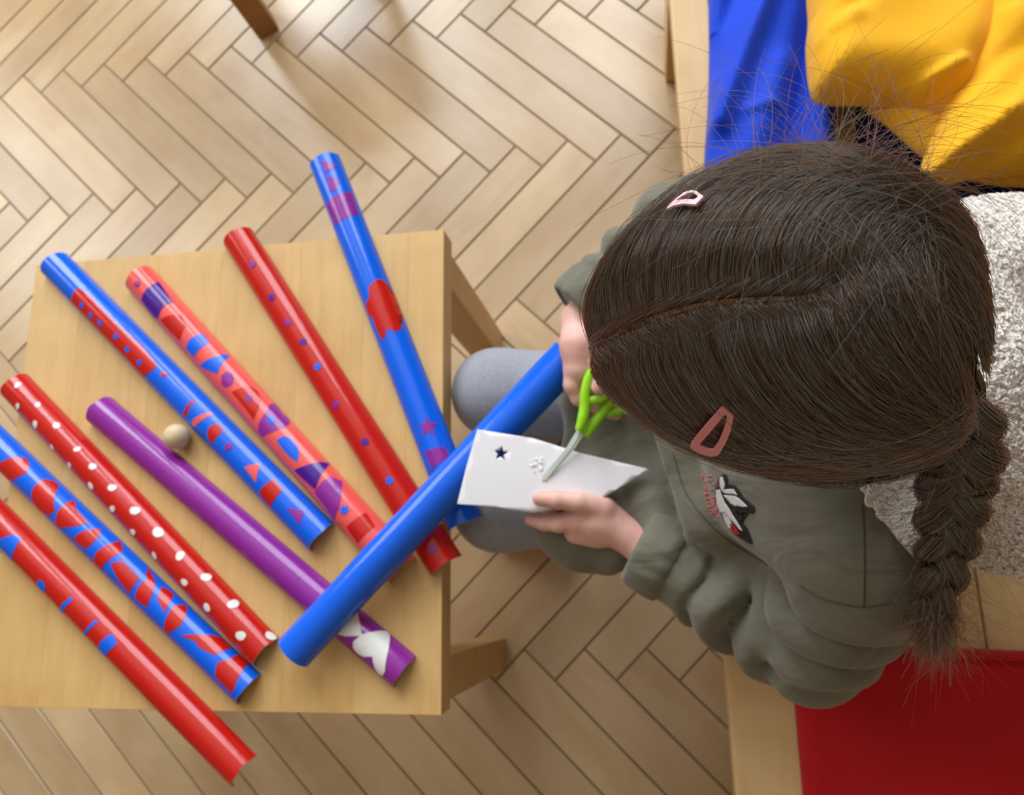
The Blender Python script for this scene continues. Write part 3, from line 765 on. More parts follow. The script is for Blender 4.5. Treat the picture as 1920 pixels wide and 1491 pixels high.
def f_hand_r(p):
    w = P(1086, 602, 0.507)
    d = cone(p, W_R+np.array([0.02, 0.02, -0.002]), w, 0.020, 0.0185)
    pc, kn = P(1090, 648, 0.518), P(1088, 690, 0.516)
    d = smin(d, cone(p, w, pc, 0.0185, 0.021), 0.010)
    d = smin(d, cone(p, pc, kn, 0.021, 0.017), 0.010)
    d = smin(d, cone(p, P(1115, 650, 0.515), P(1120, 690, 0.508), 0.017, 0.015), 0.01)
    ix = chain(p, [P(1076, 690, 0.516), P(1074, 722, 0.512), P(1086, 746, 0.505), P(1099, 757, 0.499)], [0.0112, 0.0098, 0.0088, 0.0075], 0.003)
    d = smin(d, ix, 0.003)
    th = chain(p, [P(1122, 668, 0.524), P(1134, 695, 0.531), P(1130, 714, 0.533), P(1122, 726, 0.532)], [0.012, 0.0105, 0.0092, 0.0076], 0.003)
    d = smin(d, th, 0.005)
    md = chain(p, [P(1095, 698, 0.510), P(1100, 738, 0.500), P(1122, 762, 0.494), P(1140, 768, 0.496)], [0.0105, 0.0095, 0.0086, 0.0074], 0.003)
    d = smin(d, md, 0.002)
    rg_ = chain(p, [P(1118, 700, 0.500), P(1128, 745, 0.490), P(1146, 772, 0.486), P(1156, 776, 0.490)], [0.0098, 0.009, 0.0082, 0.0072], 0.003)
    d = smin(d, rg_, 0.002)
    pk = chain(p, [P(1140, 700, 0.495), P(1152, 740, 0.484), P(1166, 765, 0.482), P(1170, 752, 0.488)], [0.0085, 0.0078, 0.007, 0.006], 0.003)
    return smin(d, pk, 0.002)
rhV, rhQ = surface_nets(f_hand_r, (-0.13, 0.13, 0.46), (0.04, 0.33, 0.56), 0.0017, 1)
V_, F_ = join_mesh([(bodyV, bodyQ), (lhV, lhQ), (rhV, rhQ)])
body = mesh_obj('body', V_, F_, M['skin'], person, smooth=True)
# finger nails, eyes, mouth
M['nail'] = plain_mat('nail', srgb(232, 186, 176), 0.25)
M['lip'] = plain_mat('lip', srgb(190, 104, 98), 0.4)
M['eyewhite'] = plain_mat('eye_white', srgb(240, 238, 234), 0.15)
M['iris'] = plain_mat('brown_iris', srgb(74, 46, 28), 0.15)
def ball(name, c, r, mat, parent, axes=None):
    bm = bmesh.new(); bmesh.ops.create_uvsphere(bm, u_segments=14, v_segments=10, radius=1.0)
    V = np.array([v.co[:] for v in bm.verts]); bm.verts.index_update(); Fc = [tuple(v.index for v in f.verts) for f in bm.faces]; bm.free()
    V = V*np.asarray(r); V = V@(np.asarray(axes) if axes is not None else np.eye(3))+np.asarray(c)
    return mesh_obj(name, V, Fc, mat, parent, True)
for s in (-1, 1):
    ev = ball('eye', hp(0.071, s*0.029, -0.006), (0.0105, 0.0120, 0.0075), M['eyewhite'], body, H3)
    ball('iris', hp(0.0795, s*0.029, -0.008), (0.0025, 0.0050, 0.0050), M['iris'], ev, H3)
ball('lips', hp(0.0748, 0, -0.0635), (0.003, 0.015, 0.005), M['lip'], body, H3)
def frame_from(z, x):
    z = np.asarray(z, float)/np.linalg.norm(z); x = np.asarray(x, float); x = x-z*(x@z); x /= np.linalg.norm(x)
    return np.stack([x, np.cross(z, x), z])
ball('nail', P(1013, 932, 0.5078), (0.0050, 0.0042, 0.0012), M['nail'], body, frame_from((-0.35, 0.15, 1), (-1, 0.1, 0)))
ball('nail', P(1121, 723, 0.5385), (0.0048, 0.0042, 0.0012), M['nail'], body, frame_from((-0.2, -0.35, 1), (-0.3, -1, 0)))

# ---------------------------------------------------------------- clothes
M['olive'] = fabric_mat('olive_cotton_twill', srgb(109, 106, 91), 0.8, 1200, 0.22, 0.09, 0.25, crease=0.55)
M['grey'] = fabric_mat('grey_marl_jersey', srgb(152, 154, 164), 0.9, 320, 0.5, 0.10, 0.3, marl=0.3)
M['thread'] = plain_mat('dark_olive_thread', srgb(72, 70, 58), 0.8)
def f_leg(p):
    d = None
    for H_, K_, A_ in ((HIP_L, KN_L, AN_L), (HIP_R, KN_R, AN_R)):
        c = chain(p, [H_+[0, 0, -0.002], K_, A_], [0.066, 0.0495, 0.034], 0.03)
        d = c if d is None else smin(d, c, 0.02)
    d = smin(d, cone(p, (0.17, 0.10, 0.402), (0.165, 0.17, 0.402), 0.068, 0.068), 0.03)
    return np.maximum(d, 0.3325-p[:, 2]+np.where(p[:, 0] > 0.06, 0.0, -1.0))
v_, q_ = surface_nets(f_leg, (-0.28, -0.06, 0.02), (0.26, 0.29, 0.49), 0.0055, 2)
mesh_obj('leggings', v_, q_, M['grey'], person, True)
M['shoe'] = plain_mat('dark_canvas', srgb(60, 62, 70), 0.8, bumpy=(500, 0.2, 0.0004))
M['sole'] = plain_mat('white_rubber', srgb(210, 206, 198), 0.6)
for A_ in (AN_L, AN_R):
    def f_shoe(p): 
        d = smin(cone(p, A_+[0.012, 0, -0.045], A_+[-0.095, 0, -0.050], 0.030, 0.024), cone(p, A_+[0.005, 0, 0.0], A_+[0.005, 0, -0.03], 0.036, 0.034), 0.02)
        return np.maximum(d, 0.012-p[:, 2])
    v_, q_ = surface_nets(f_shoe, A_+[-0.14, -0.06, -0.08], A_+[0.07, 0.06, 0.05], 0.005, 2)
    sh_ = mesh_obj('shoe', v_, q_, M['shoe'], person, True)
    ring = np.array([[0.042*math.cos(a)*(1.0 if math.cos(a) > 0 else 2.9)+A_[0]+0.0, 0.033*math.sin(a)+A_[1]] for a in np.linspace(0, 2*math.pi, 28, endpoint=False)])
    n = len(ring); V2 = np.vstack([np.c_[ring, np.full(n, 0.0005)], np.c_[ring, np.full(n, 0.016)]])
    mesh_obj('sole', V2, [tuple(range(n-1, -1, -1)), tuple(range(n, 2*n))]+[(i, (i+1) % n, n+(i+1) % n, n+i) for i in range(n)], M['sole'], sh_)

def f_jacket(p):
    d = cone(p, (0.170, 0.135, 0.425), (0.150, 0.140, 0.54), 0.098, 0.096)
    d = smin(d, cone(p, (0.135, 0.085, 0.580), (0.120, 0.200, 0.585), 0.086, 0.086), 0.05)
    d = smin(d, cone(p, S_L+[-0.012, 0.012, -0.004], S_R+[0.012, -0.012, -0.004], 0.056, 0.054), 0.045)
    d = smin(d, cone(p, NECK+[0.0, 0, -0.04], NECK+[-0.01, 0, -0.005], 0.066, 0.054), 0.04)
    # skirt of the jacket over the lap
    lap = fold_arm(p, (0.120, 0.075, 0.425), (-0.070, 0.050, 0.412), 0.086, 0.064, 0.006, 0.05, 0.25, 0.4, 0.1, 1.0)
    lap2 = fold_arm(p, (0.120, 0.195, 0.425), (-0.050, 0.190, 0.408), 0.084, 0.058, 0.006, 0.055, 0.3, 1.9, 0.1, 1.0)
    lap = smin(lap, lap2, 0.015)
    lap = smin(lap, cone(p, (0.07, 0.13, 0.425), (-0.050, 0.12, 0.405), 0.066, 0.054), 0.02)
    d = smin(d, lap, 0.022)
    # bunched front fold where the open jacket falls
    d = smin(d, cone(p, P(1262, 800, 0.535), P(1330, 975, 0.520), 0.022, 0.020), 0.030)
    d = smin(d, cone(p, P(1330, 975, 0.520), P(1450, 1070, 0.510), 0.020, 0.024), 0.030)
    up = fold_arm(p, S_L, E_L, 0.058, 0.054, 0.0095, 0.056, 0.45, 0.7, 0.15, 1.1)
    fo = fold_arm(p, E_L, W_L, 0.053, 0.040, 0.0125, 0.046, 0.55, 2.3, -0.1, 0.74)
    armL = smin(up, fo, 0.016)
    up = fold_arm(p, S_R, E_R, 0.056, 0.050, 0.008, 0.055, 0.35, 0.2, 0.25, 1.1)
    fo = fold_arm(p, E_R, W_R, 0.049, 0.038, 0.008, 0.045, 0.35, 1.0, -0.1, 0.85)
    armR = smin(up, fo, 0.016)
    # sleeve ends
    for arm, E_, W_, r in ((armL, E_L, W_L, 0.0415), (armR, E_R, W_R, 0.0395)):
        u = (W_-E_)/np.linalg.norm(W_-E_)
        t = (p-W_)@u; rel = np.linalg.norm(p-W_-np.outer(t, u), axis=1)
        band = np.maximum(rel-r, np.abs(t+0.006)-0.017)
        arm = np.maximum(smin(arm, band, 0.004), np.where(np.linalg.norm(p-W_, axis=1) < 0.07, t-0.011, -1.0))
        d = smin(d, arm, 0.012)
    # large soft creases on the chest and the shoulder
    d = d-0.0022*np.sin(p[:, 1]*62+p[:, 2]*40+2.0*np.sin(p[:, 0]*30))*np.exp(-((p[:, 2]-0.56)/0.09)**2)
    return np.maximum(d, 0.3335-p[:, 2]+np.where(p[:, 0] > 0.055, 0.0, -1.0))
v_, q_ = surface_nets(f_jacket, (-0.16, -0.145, 0.325), (0.285, 0.425, 0.735), 0.0040, 1)
jacket = mesh_obj('jacket', v_, q_, M['olive'], person, True)
from mathutils.bvhtree import BVHTree
def bvh_of(V, Q): return BVHTree.FromPolygons([Vector(map(float, v)) for v in V], [tuple(map(int, q)) for q in Q])
jk_bvh = bvh_of(v_, q_)
CAMP = Vector((0, 0, CAM_H))
def cast(bvh, px, py, lift=0.0):
    h = bvh.ray_cast(CAMP, Vector(map(float, ray(px, py))))
    if h[0] is None: return None
    return np.array(h[0])+lift*np.array(h[1])
def stitch(bvh, pts, r, mat, parent, name='seam', n=40, lift=0.0005):
    c = [cast(bvh, x, y, lift) for x, y in spline(pts, n)]; c = [q for q in c if q is not None]
    v, f = tube_mesh(np.array(c), r, 6); return mesh_obj(name, v, f, mat, parent, True)
stitch(jk_bvh, [(1616, 945), (1620, 1000), (1621, 1060), (1620, 1138)], 0.00045, M['thread'], jacket)
stitch(jk_bvh, [(1500, 1098), (1540, 1122), (1580, 1132), (1620, 1138), (1680, 1130)], 0.00045, M['thread'], jacket)
stitch(jk_bvh, [(1262, 850), (1290, 930), (1350, 1000), (1440, 1060)], 0.0005, M['thread'], jacket)

# gathered cuffs
for E_, W_, r in ((E_L, W_L, 0.0415), (E_R, W_R, 0.0395)):
    u = (W_-E_)/np.linalg.norm(W_-E_); e1 = np.cross(u, [0, 0, 1.0]); e1 /= np.linalg.norm(e1); e2 = np.cross(u, e1)
    prof = [(-0.026, 0.0), (-0.024, 0.0035), (-0.014, 0.0050), (0.0, 0.0050), (0.010, 0.0036), (0.0145, 0.0010), (0.014, -0.0030), (0.006, -0.0060), (-0.010, -0.0070)]
    na = 72; V = []
    for t_, dr in prof:
        for j in range(na):
            a = j/na*2*math.pi; q = 0.0010*math.sin(a*17+1)*(1 if t_ < 0.0 else 0.35)+0.0012*math.sin(a*3+0.7)
            rr_ = r+dr+q; V.append(W_+u*(t_-0.002)+e1*rr_*math.cos(a)+e2*rr_*math.sin(a))
    Fc = [(i*na+j, (i+1)*na+j, (i+1)*na+(j+1) % na, i*na+(j+1) % na) for i in range(len(prof)-1) for j in range(na)]
    V = np.array(V); f0 = Fc[na*2]; nr_ = np.cross(V[f0[1]]-V[f0[0]], V[f0[2]]-V[f0[0]])
    if nr_@(V[f0[0]]-W_) < 0: Fc = [f[::-1] for f in Fc]
    mesh_obj('cuff', V, Fc, M['olive'], jacket, True)

# embroidered bird and lettering on the chest
def on_surface(bvh, polys_px, mat, parent, name, lift, step=3.0):
    VV, FF, o = [], [], 0
    for poly in polys_px:
        V, Fc, Bd = grid_poly(np.array(poly, float), step)
        W = [cast(bvh, x, y, lift) for x, y in V]
        if any(w is None for w in W): continue
        W = np.array(W); f0 = Fc[0]; nrm = np.cross(W[f0[1]]-W[f0[0]], W[f0[2]]-W[f0[0]])
        if nrm@(np.array(CAMP)-W[f0[0]]) < 0: Fc = [f[::-1] for f in Fc]
        VV.append(W); FF += [tuple(i+o for i in f) for f in Fc]; o += len(W)
    ob = mesh_obj(name, np.concatenate(VV), FF, mat, parent, True)
    md = ob.modifiers.new('thickness', 'SOLIDIFY'); md.thickness = 0.0006
    return ob
M['emb_black'] = plain_mat('black_thread', srgb(22, 20, 20), 0.7, bumpy=(900, 0.5, 0.0005))
M['emb_white'] = plain_mat('white_thread', srgb(214, 216, 214), 0.6, bumpy=(900, 0.5, 0.0005))
M['emb_red'] = plain_mat('red_thread', srgb(176, 30, 40), 0.6, bumpy=(900, 0.5, 0.0005))
M['emb_pink'] = plain_mat('pink_thread', srgb(222, 112, 106), 0.7)
ZP = (1300, 860, 8.283)
patch = on_surface(jk_bvh, [zpx([(470, 235), (520, 255), (545, 310), (545, 400), (600, 405), (660, 420), (720, 490), (780, 590), (880, 680), (950, 740), (965, 800), (940, 850), (870, 835), (760, 815), (680, 815), (690, 880), (770, 990), (850, 1090), (890, 1190), (930, 1320), (860, 1310), (760, 1240), (660, 1180), (580, 1100), (520, 1000), (480, 910), (400, 800), (350, 650), (345, 520), (370, 400), (420, 280)], ZP)], M['emb_black'], jacket, 'bird_patch', 0.0008)
patch['label'] = 'embroidered bird in black, white and red'
on_surface(jk_bvh, [zpx(q, ZP) for q in (
    [(440, 280), (470, 275), (490, 340), (510, 400), (500, 460), (470, 500), (440, 440), (430, 350)],
    [(385, 480), (440, 470), (470, 560), (520, 680), (590, 780), (640, 870), (720, 990), (790, 1110), (740, 1080), (640, 960), (560, 880), (520, 800), (450, 830), (400, 700), (385, 580)],
    [(470, 480), (560, 470), (640, 470), (700, 560), (660, 545), (560, 540), (490, 525)],
    [(490, 560), (660, 575), (720, 610), (860, 740), (790, 745), (720, 725), (670, 730), (600, 690)],
    [(470, 830), (530, 850), (620, 1010), (590, 1000), (610, 1090), (560, 1060), (510, 950)])], M['emb_white'], patch, 'white_stitching', 0.0016)
on_surface(jk_bvh, [zpx(q, ZP) for q in ([(400, 400), (432, 380), (425, 430), (395, 460)], [(372, 540), (384, 540), (400, 720), (440, 830), (410, 790), (380, 680)], [(610, 1015), (650, 1020), (740, 1170), (690, 1160)], [(590, 1090), (625, 1085), (690, 1170), (640, 1150)])], M['emb_red'], patch, 'red_stitching', 0.0018)
def letter_px():
    """the pink lettering beside the bird, read along the seam (two short columns)"""
    out = []
    def stroke(a, b, w):
        a, b = np.array(a, float), np.array(b, float); d = (b-a)/np.linalg.norm(b-a); n = np.array([-d[1], d[0]])*w/2
        out.append([tuple(a-n), tuple(b-n), tuple(b+n), tuple(a+n)])
    GL = {'A': [((0, 0), (.5, 1)), ((.5, 1), (1, 0)), ((.2, .4), (.8, .4))], 'T': [((0, 1), (1, 1)), ((.5, 0), (.5, 1))], 'I': [((.5, 0), (.5, 1))],
          'U': [((0, 1), (0, 0)), ((0, 0), (1, 0)), ((1, 0), (1, 1))], 'D': [((0, 0), (0, 1)), ((0, 1), (.8, .8)), ((.8, .8), (.8, .2)), ((.8, .2), (0, 0))], 'E': [((0, 0), (0, 1)), ((0, 1), (1, 1)), ((0, .5), (.8, .5)), ((0, 0), (1, 0))]}
    col = [(185, 462), (210, 548), (225, 622), (235, 684), (262, 740), (282, 828)]
    for ch, (x, y) in zip('ATTITU', col):
        for a, b in GL[ch]:
            f = lambda q: (x+34-68*q[1]*0.95+8*q[0], y-26+52*q[0])     # letters stand across the column
            stroke(f(a), f(b), 15)
    for a, b in (((145, 235), (148, 310)), ((180, 320), (205, 365)), ((230, 282), (288, 258)), ((240, 350), (292, 325)), ((305, 392), (330, 398)), ((265, 480), (312, 482)),
                 ((288, 610), (330, 590)), ((295, 630), (335, 640)), ((305, 665), (330, 660)), ((312, 700), (335, 705)), ((335, 810), (375, 800)), ((340, 845), (372, 850)), ((370, 880), (400, 905))):
        stroke(a, b, 20)
    return [zpx(q, ZP) for q in out]
on_surface(jk_bvh, letter_px(), M['emb_pink'], jacket, 'pink_lettering', 0.0006, 4.0)

# ---- fleece lined hood lying open on the back, and its turned collar
M['fleece'], _nt, _b = new_mat('cream_fleece')
_v = coords(_nt); _n = noise(_nt, _v, 55, 3)
_nt.links.new(ramp(_nt, _n, [(0.3, srgb(232, 220, 210)), (0.7, srgb(250, 244, 238))]), _b.inputs['Base Color'])
_b.inputs['Roughness'].default_value = 0.95; _b.inputs['Sheen Weight'].default_value = 0.4; _b.inputs['Specular IOR Level'].default_value = 0.1
bump(_nt, _b, noise(_nt, _v, 240, 4), 0.6, 0.003)
def f_hood(p):
    d = ellipsoid_sd(p, (0.318, 0.170, 0.570), (0.148, 0.168, 0.074))
    d = -smin(-d, ellipsoid_sd(p, (0.335, 0.175, 0.668), (0.100, 0.115, 0.062)), 0.025)
    d = smin(d, ellipsoid_sd(p, (0.235, 0.150, 0.640), (0.060, 0.110, 0.060)), 0.03)
    d = d-0.0025*np.sin(p[:, 0]*48+1.5*np.sin(p[:, 1]*21))*np.sin(p[:, 1]*39)
    return d
v_, q_ = surface_nets(f_hood, (0.13, -0.03, 0.44), (0.50, 0.36, 0.74), 0.0065, 1)
hood = mesh_obj('hood', v_, q_, M['fleece'], jacket, True); hood['label'] = 'cream fleece hood lining'
def f_shell(p):
    d = ellipsoid_sd(p, (0.318, 0.170, 0.560), (0.153, 0.172, 0.076))
    d = smin(d, cone(p, (0.235, 0.10, 0.56), (0.235, 0.20, 0.56), 0.05, 0.05), 0.03)
    return np.maximum(d, p[:, 2]-0.562)
v2_, q2_ = surface_nets(f_shell, (0.13, -0.03, 0.46), (0.50, 0.36, 0.60), 0.0065, 1)
mesh_obj('hood_shell', v2_, q2_, M['olive'], jacket, True)
# woolly curls on it
def add_curves(name, C, rad, mat, parent, kind='stuff'):
    """C: (n, k, 3) polylines, rad (k,) or (n, k)"""
    n, k, _ = C.shape
    hc = bpy.data.hair_curves.new(name); hc.add_curves([k]*n)
    mw = np.linalg.inv(np.array(parent_world(parent)))
    W = C.reshape(-1, 3)@mw[:3, :3].T+mw[:3, 3]
    hc.attributes['position'].data.foreach_set('vector', W.astype(np.float32).ravel())
    at = hc.attributes.get('radius') or hc.attributes.new('radius', 'FLOAT', 'POINT')
    at.data.foreach_set('value', np.broadcast_to(np.asarray(rad, np.float32), (n, k)).ravel().copy())
    hc.materials.append(mat)
    o = bpy.data.objects.new(name, hc); link(o, parent); o['kind'] = kind
    return o
rg = np.random.default_rng(11)
def woolly(v_, q_, parent, num, zmin=-0.25):
    tri = np.vstack([q_[:, [0, 1, 2]], q_[:, [0, 2, 3]]]) if q_.shape[1] == 4 else q_
    nrmT = np.cross(v_[tri[:, 1]]-v_[tri[:, 0]], v_[tri[:, 2]]-v_[tri[:, 0]]); ar = np.linalg.norm(nrmT, axis=1); nrmT /= ar[:, None]+1e-12
    ar = ar*(nrmT[:, 2] > zmin)
    pick = rg.choice(len(tri), num, p=ar/ar.sum())
    w = rg.dirichlet((1, 1, 1), len(pick)); base = (v_[tri[pick]]*w[:, :, None]).sum(1); nn = nrmT[pick]
    k = 10; tt = np.linspace(0, 1, k)
    # neighbouring tufts lean the same way
    lean = np.stack([np.sin(base[:, 0]*170+2*np.sin(base[:, 1]*60)), np.sin(base[:, 1]*190+2*np.sin(base[:, 0]*70+1)), np.cos(base[:, 2]*150)], 1)*0.6
    tg = rg.normal(size=base.shape)*0.7+lean; tg -= nn*(tg*nn).sum(1)[:, None]; tg /= np.linalg.norm(tg, axis=1)[:, None]; bt = np.cross(nn, tg)
    ph = rg.uniform(-0.6, 0.6, len(base)); tw = rg.uniform(3.0, 5.2, len(base))*rg.choice([-1, 1], len(base)); rr = rg.uniform(0.0014, 0.0026, len(base)); hh = rg.uniform(0.0015, 0.0045, len(base))
    ang = ph[:, None]+tw[:, None]*tt
    C = base[:, None, :]+nn[:, None, :]*(hh[:, None]*np.sin(tt*2.2)-0.0004)[..., None]+tg[:, None, :]*(rr[:, None]*(np.cos(ang)-np.cos(ang[:, :1])))[..., None]+bt[:, None, :]*(rr[:, None]*(np.sin(ang)-np.sin(ang[:, :1])))[..., None]
    add_curves('fleece_curls', C, np.linspace(0.00135, 0.0009, k), M['fleece'], parent)
woolly(v_, q_, hood, 17000)
# turned fleece collar showing between the hair and the braid
poly = np.array([(1612, 905), (1625, 940), (1655, 978), (1685, 1016), (1712, 1046), (1745, 1050), (1770, 990), (1770, 900), (1700, 880)], float)
V, Fc, Bd = grid_poly(poly, 7.0)
W = []
for x, y in V:
    q = cast(jk_bvh, x, y, 0.007)
    if q is None: q = P(x, y, 0.66)
    W.append(q)
W = np.array(W); q0 = Fc[0]
if np.cross(W[q0[1]]-W[q0[0]], W[q0[2]]-W[q0[0]])[2] < 0: Fc = [f[::-1] for f in Fc]
collar = mesh_obj('collar', W, Fc, M['fleece'], jacket, True); collar['label'] = 'cream fleece collar edge'
md = collar.modifiers.new('thickness', 'SOLIDIFY'); md.thickness = 0.006; md.offset = -1
T3 = np.array([(f[0], f[i], f[i+1]) for f in Fc for i in range(1, len(f)-1)])
woolly(W, T3, collar, 1500, -1)
# ---------------------------------------------------------------- hair
CONT = np.array([(1080, 632, .832), (1086, 548, .838), (1116, 484, .842), (1186, 412, .850), (1288, 346, .856), (1392, 292, .860), (1498, 258, .864), (1602, 246, .866), (1704, 280, .866),
                 (1790, 366, .866), (1836, 468, .866), (1854, 570, .864), (1850, 690, .856), (1824, 792, .848), (1756, 884, .842), (1620, 920, .838), (1450, 902, .836), (1300, 852, .834), (1186, 778, .832), (1110, 706, .831)])
C0 = np.array([1500.0, 575.0])
_cl = np.vstack([CONT[-1:], CONT, CONT[:2]])
_cs = spline(_cl, (len(_cl)-1)*12+1)[12:-12-11]
_an = np.arctan2(_cs[:, 1]-C0[1], _cs[:, 0]-C0[0]); _od = np.argsort(_an); _cs = _cs[_od]; _an = _an[_od]
_rp = np.hypot(_cs[:, 0]-C0[0], _cs[:, 1]-C0[1])
_cw = np.array([P(*c) for c in _cs])
HO = P(1500, 575, 0.86)[:2]
_an3 = np.concatenate([_an-2*np.pi, _an, _an+2*np.pi])
def _per(vals, a): return np.interp(a, _an3, np.concatenate([vals]*3))
HTOP = 0.962
def dome(phi, rho, lift=0.0):
    """point of the hair surface; rho 0..1 crown to widest line, 1..2 underneath"""
    phi = np.asarray(phi, float); rho = np.asarray(rho, float)
    cx, cy, cz = _per(_cw[:, 0], phi), _per(_cw[:, 1], phi), _per(_cw[:, 2], phi)
    r1 = np.clip(rho, 0, 1); q = np.clip(rho-1, 0, 1.2)
    hor = np.where(rho <= 1, np.sin(r1*np.pi/2)**0.94, np.cos(q*1.0))
    zz = np.where(rho <= 1, cz+(HTOP-cz)*np.cos(r1*np.pi/2)**1.0, cz-0.125*np.sin(q*1.25))
    x = HO[0]+hor*(cx-HO[0]); y = HO[1]+hor*(cy-HO[1])
    out = np.stack([x, y, zz], -1)
    if np.any(lift):
        cen = np.array([HO[0], HO[1], 0.835]); d = out-cen; d /= np.linalg.norm(d, axis=-1)[..., None]
        out = out+d*np.asarray(lift)[..., None]
    return out
def proj_px(W):
    c = (W-np.array([0, 0, CAM_H]))@RC
    return 960+F_PX*c[..., 0]/-c[..., 2], 745.5-F_PX*c[..., 1]/-c[..., 2]
# fit the widest line so that the dome's outline, as a solid, has the head's width seen in the photograph
_target_r = _rp.copy(); _scale = np.ones(len(_rp))
for _it in range(10):
    ph_g, rh_g = np.meshgrid(np.linspace(-np.pi, np.pi, 241), np.linspace(0.5, 1.25, 40))
    gx, gy = proj_px(dome(ph_g, rh_g, np.full(ph_g.shape, 0.0025)))
    pa, pr = np.arctan2(gy-C0[1], gx-C0[0]).ravel(), np.hypot(gx-C0[0], gy-C0[1]).ravel()
    bins = np.linspace(-np.pi, np.pi, 73); ib_ = np.clip(np.digitize(pa, bins)-1, 0, 71); mx = np.zeros(72); np.maximum.at(mx, ib_, pr)
    bc_ = (bins[:-1]+bins[1:])/2; act = np.interp(_an, np.concatenate([bc_-2*np.pi, bc_, bc_+2*np.pi]), np.concatenate([mx]*3))
    _scale *= (_target_r/act)**0.7
    ag = np.linspace(-np.pi, np.pi, 256, endpoint=False); ft = np.fft.rfft(np.interp(ag, _an3, np.concatenate([_scale]*3))); ft[6:] = 0
    _scale = np.interp(_an, np.concatenate([ag-2*np.pi, ag, ag+2*np.pi]), np.tile(np.fft.irfft(ft, 256), 3))
    _cw = np.array([P(C0[0]+(c[0]-C0[0])*q, C0[1]+(c[1]-C0[1])*q, c[2]) for c, q in zip(_cs, _scale)])
_rp = _rp*_scale
CEN = np.array([HO[0], HO[1], 0.83])
def surf(X, lift):
    """places on the hair surface seen at pixels X (..., 2), kept just inside the outline; lifted off it"""
    X = np.asarray(X, float); sh = X.shape[:-1]
    pa = np.arctan2(X[..., 1]-C0[1], X[..., 0]-C0[0]); pr = np.hypot(X[..., 0]-C0[0], X[..., 1]-C0[1]); rt = _per(_target_r, pa)
    k = np.minimum(1.0, 0.992*rt/np.maximum(pr, 1e-6))[..., None]
    Y = (C0+(X-C0)*k).reshape(-1, 2)
    D = np.stack([(Y[:, 0]-960)/F_PX, -(Y[:, 1]-745.5)/F_PX, -np.ones(len(Y))], 1)@RC.T
    D /= np.linalg.norm(D, axis=1)[:, None]
    out = np.zeros((len(Y), 3)); last = capV[0]
    rc = hair_bvh.ray_cast
    for i, d in enumerate(D.tolist()):
        h = rc(CAMP, d)[0]
        if h is not None: last = h
        out[i] = last
    out = out.reshape(sh+(3,))
    if len(sh) == 2:
        for _ in range(2): out[:, 1:-1] = 0.25*out[:, :-2]+0.5*out[:, 1:-1]+0.25*out[:, 2:]
    d = out-CEN; d /= np.linalg.norm(d, axis=-1)[..., None]
    return out+d*np.asarray(lift)[..., None]
# cap under the strands
nphi, nrho = 96, 34
phs = np.linspace(-np.pi, np.pi, nphi, endpoint=False)
# how far the hair reaches under on each side: short over the face (image left), long at the sides and back
def under(phi):
    front = np.exp(-((np.angle(np.exp(1j*(phi-3.05))))/0.62)**2)
    return 0.92+0.86*(1-front)
V = [dome(np.zeros(1), np.zeros(1))[0]]
for i in range(1, nrho+1): V += list(dome(phs, under(phs)*i/nrho))
Fc = [(0, 1+j, 1+(j+1) % nphi) for j in range(nphi)]
for i in range(nrho-1):
    for j in range(nphi):
        a, b = 1+i*nphi+j, 1+i*nphi+(j+1) % nphi
        Fc.append((a, a+nphi, b+nphi, b))
capV = np.array(V); capF = Fc
# outward orientation
_f = capF[200]; _n = np.cross(capV[_f[1]]-capV[_f[0]], capV[_f[2]]-capV[_f[0]])
if _n@(capV[_f[0]]-np.array([HO[0], HO[1], 0.83])) < 0: capF = [f[::-1] for f in capF]
M['haircap'] = plain_mat('dark_brown_hair_base', srgb(26, 19, 15), 0.95, 0.0)
hair = mesh_obj('hair', np.array([HO[0], HO[1], 0.84])+(capV-np.array([HO[0], HO[1], 0.84]))*0.978, capF, M['haircap'], person, True); hair['label'] = 'dark brown centre-parted hair gathered into a braid'
hair_bvh = bvh_of(capV, capF)
def hair_mat(name, mel, red, rough=0.15, tint=(1, 1, 1, 1), sheen=0.022):
    m = bpy.data.materials.new(name); m.use_nodes = True; nt = m.node_tree; nt.nodes.clear()
    h = nd(nt, 'ShaderNodeBsdfHairPrincipled'); h.parametrization = 'MELANIN'
    h.inputs['Melanin'].default_value = mel; h.inputs['Melanin Redness'].default_value = red
    h.inputs['Roughness'].default_value = rough; h.inputs['Radial Roughness'].default_value = 0.35
    h.inputs['Random Color'].default_value = 0.45; h.inputs['Random Roughness'].default_value = 0.1; h.inputs['Coat'].default_value = 0.7; h.inputs['IOR'].default_value = 1.55
    h.inputs['Tint'].default_value = tint
    g = nd(nt, 'ShaderNodeBsdfHair'); g.component = 'Reflection'; g.inputs['Color'].default_value = (0.62, 0.60, 0.58, 1)
    g.inputs['RoughnessU'].default_value = 0.24; g.inputs['RoughnessV'].default_value = 0.9
    mx = nd(nt, 'ShaderNodeMixShader'); mx.inputs[0].default_value = sheen
    nt.links.new(h.outputs[0], mx.inputs[1]); nt.links.new(g.outputs[0], mx.inputs[2])
    o = nd(nt, 'ShaderNodeOutputMaterial'); nt.links.new(mx.outputs[0], o.inputs[0]); return m
M['hair'] = hair_mat('brown_hair', 1.0, 0.24)
M['hairlight'] = hair_mat('light_brown_hair', 0.84, 0.22, 0.16)
def bez(A, B, C, D, n):
    t = np.linspace(0, 1, n)[None, :, None]
    A, B, C, D = [q[:, None, :] for q in (A, B, C, D)]
    return (1-t)**3*A+3*(1-t)**2*t*B+3*(1-t)*t*t*C+t**3*D
PART = np.array([(1098, 660), (1140, 636), (1190, 612), (1250, 590), (1330, 570), (1420, 562), (1500, 558), (1570, 535), (1640, 490), (1700, 455)], float)
rg = np.random.default_rng(21)
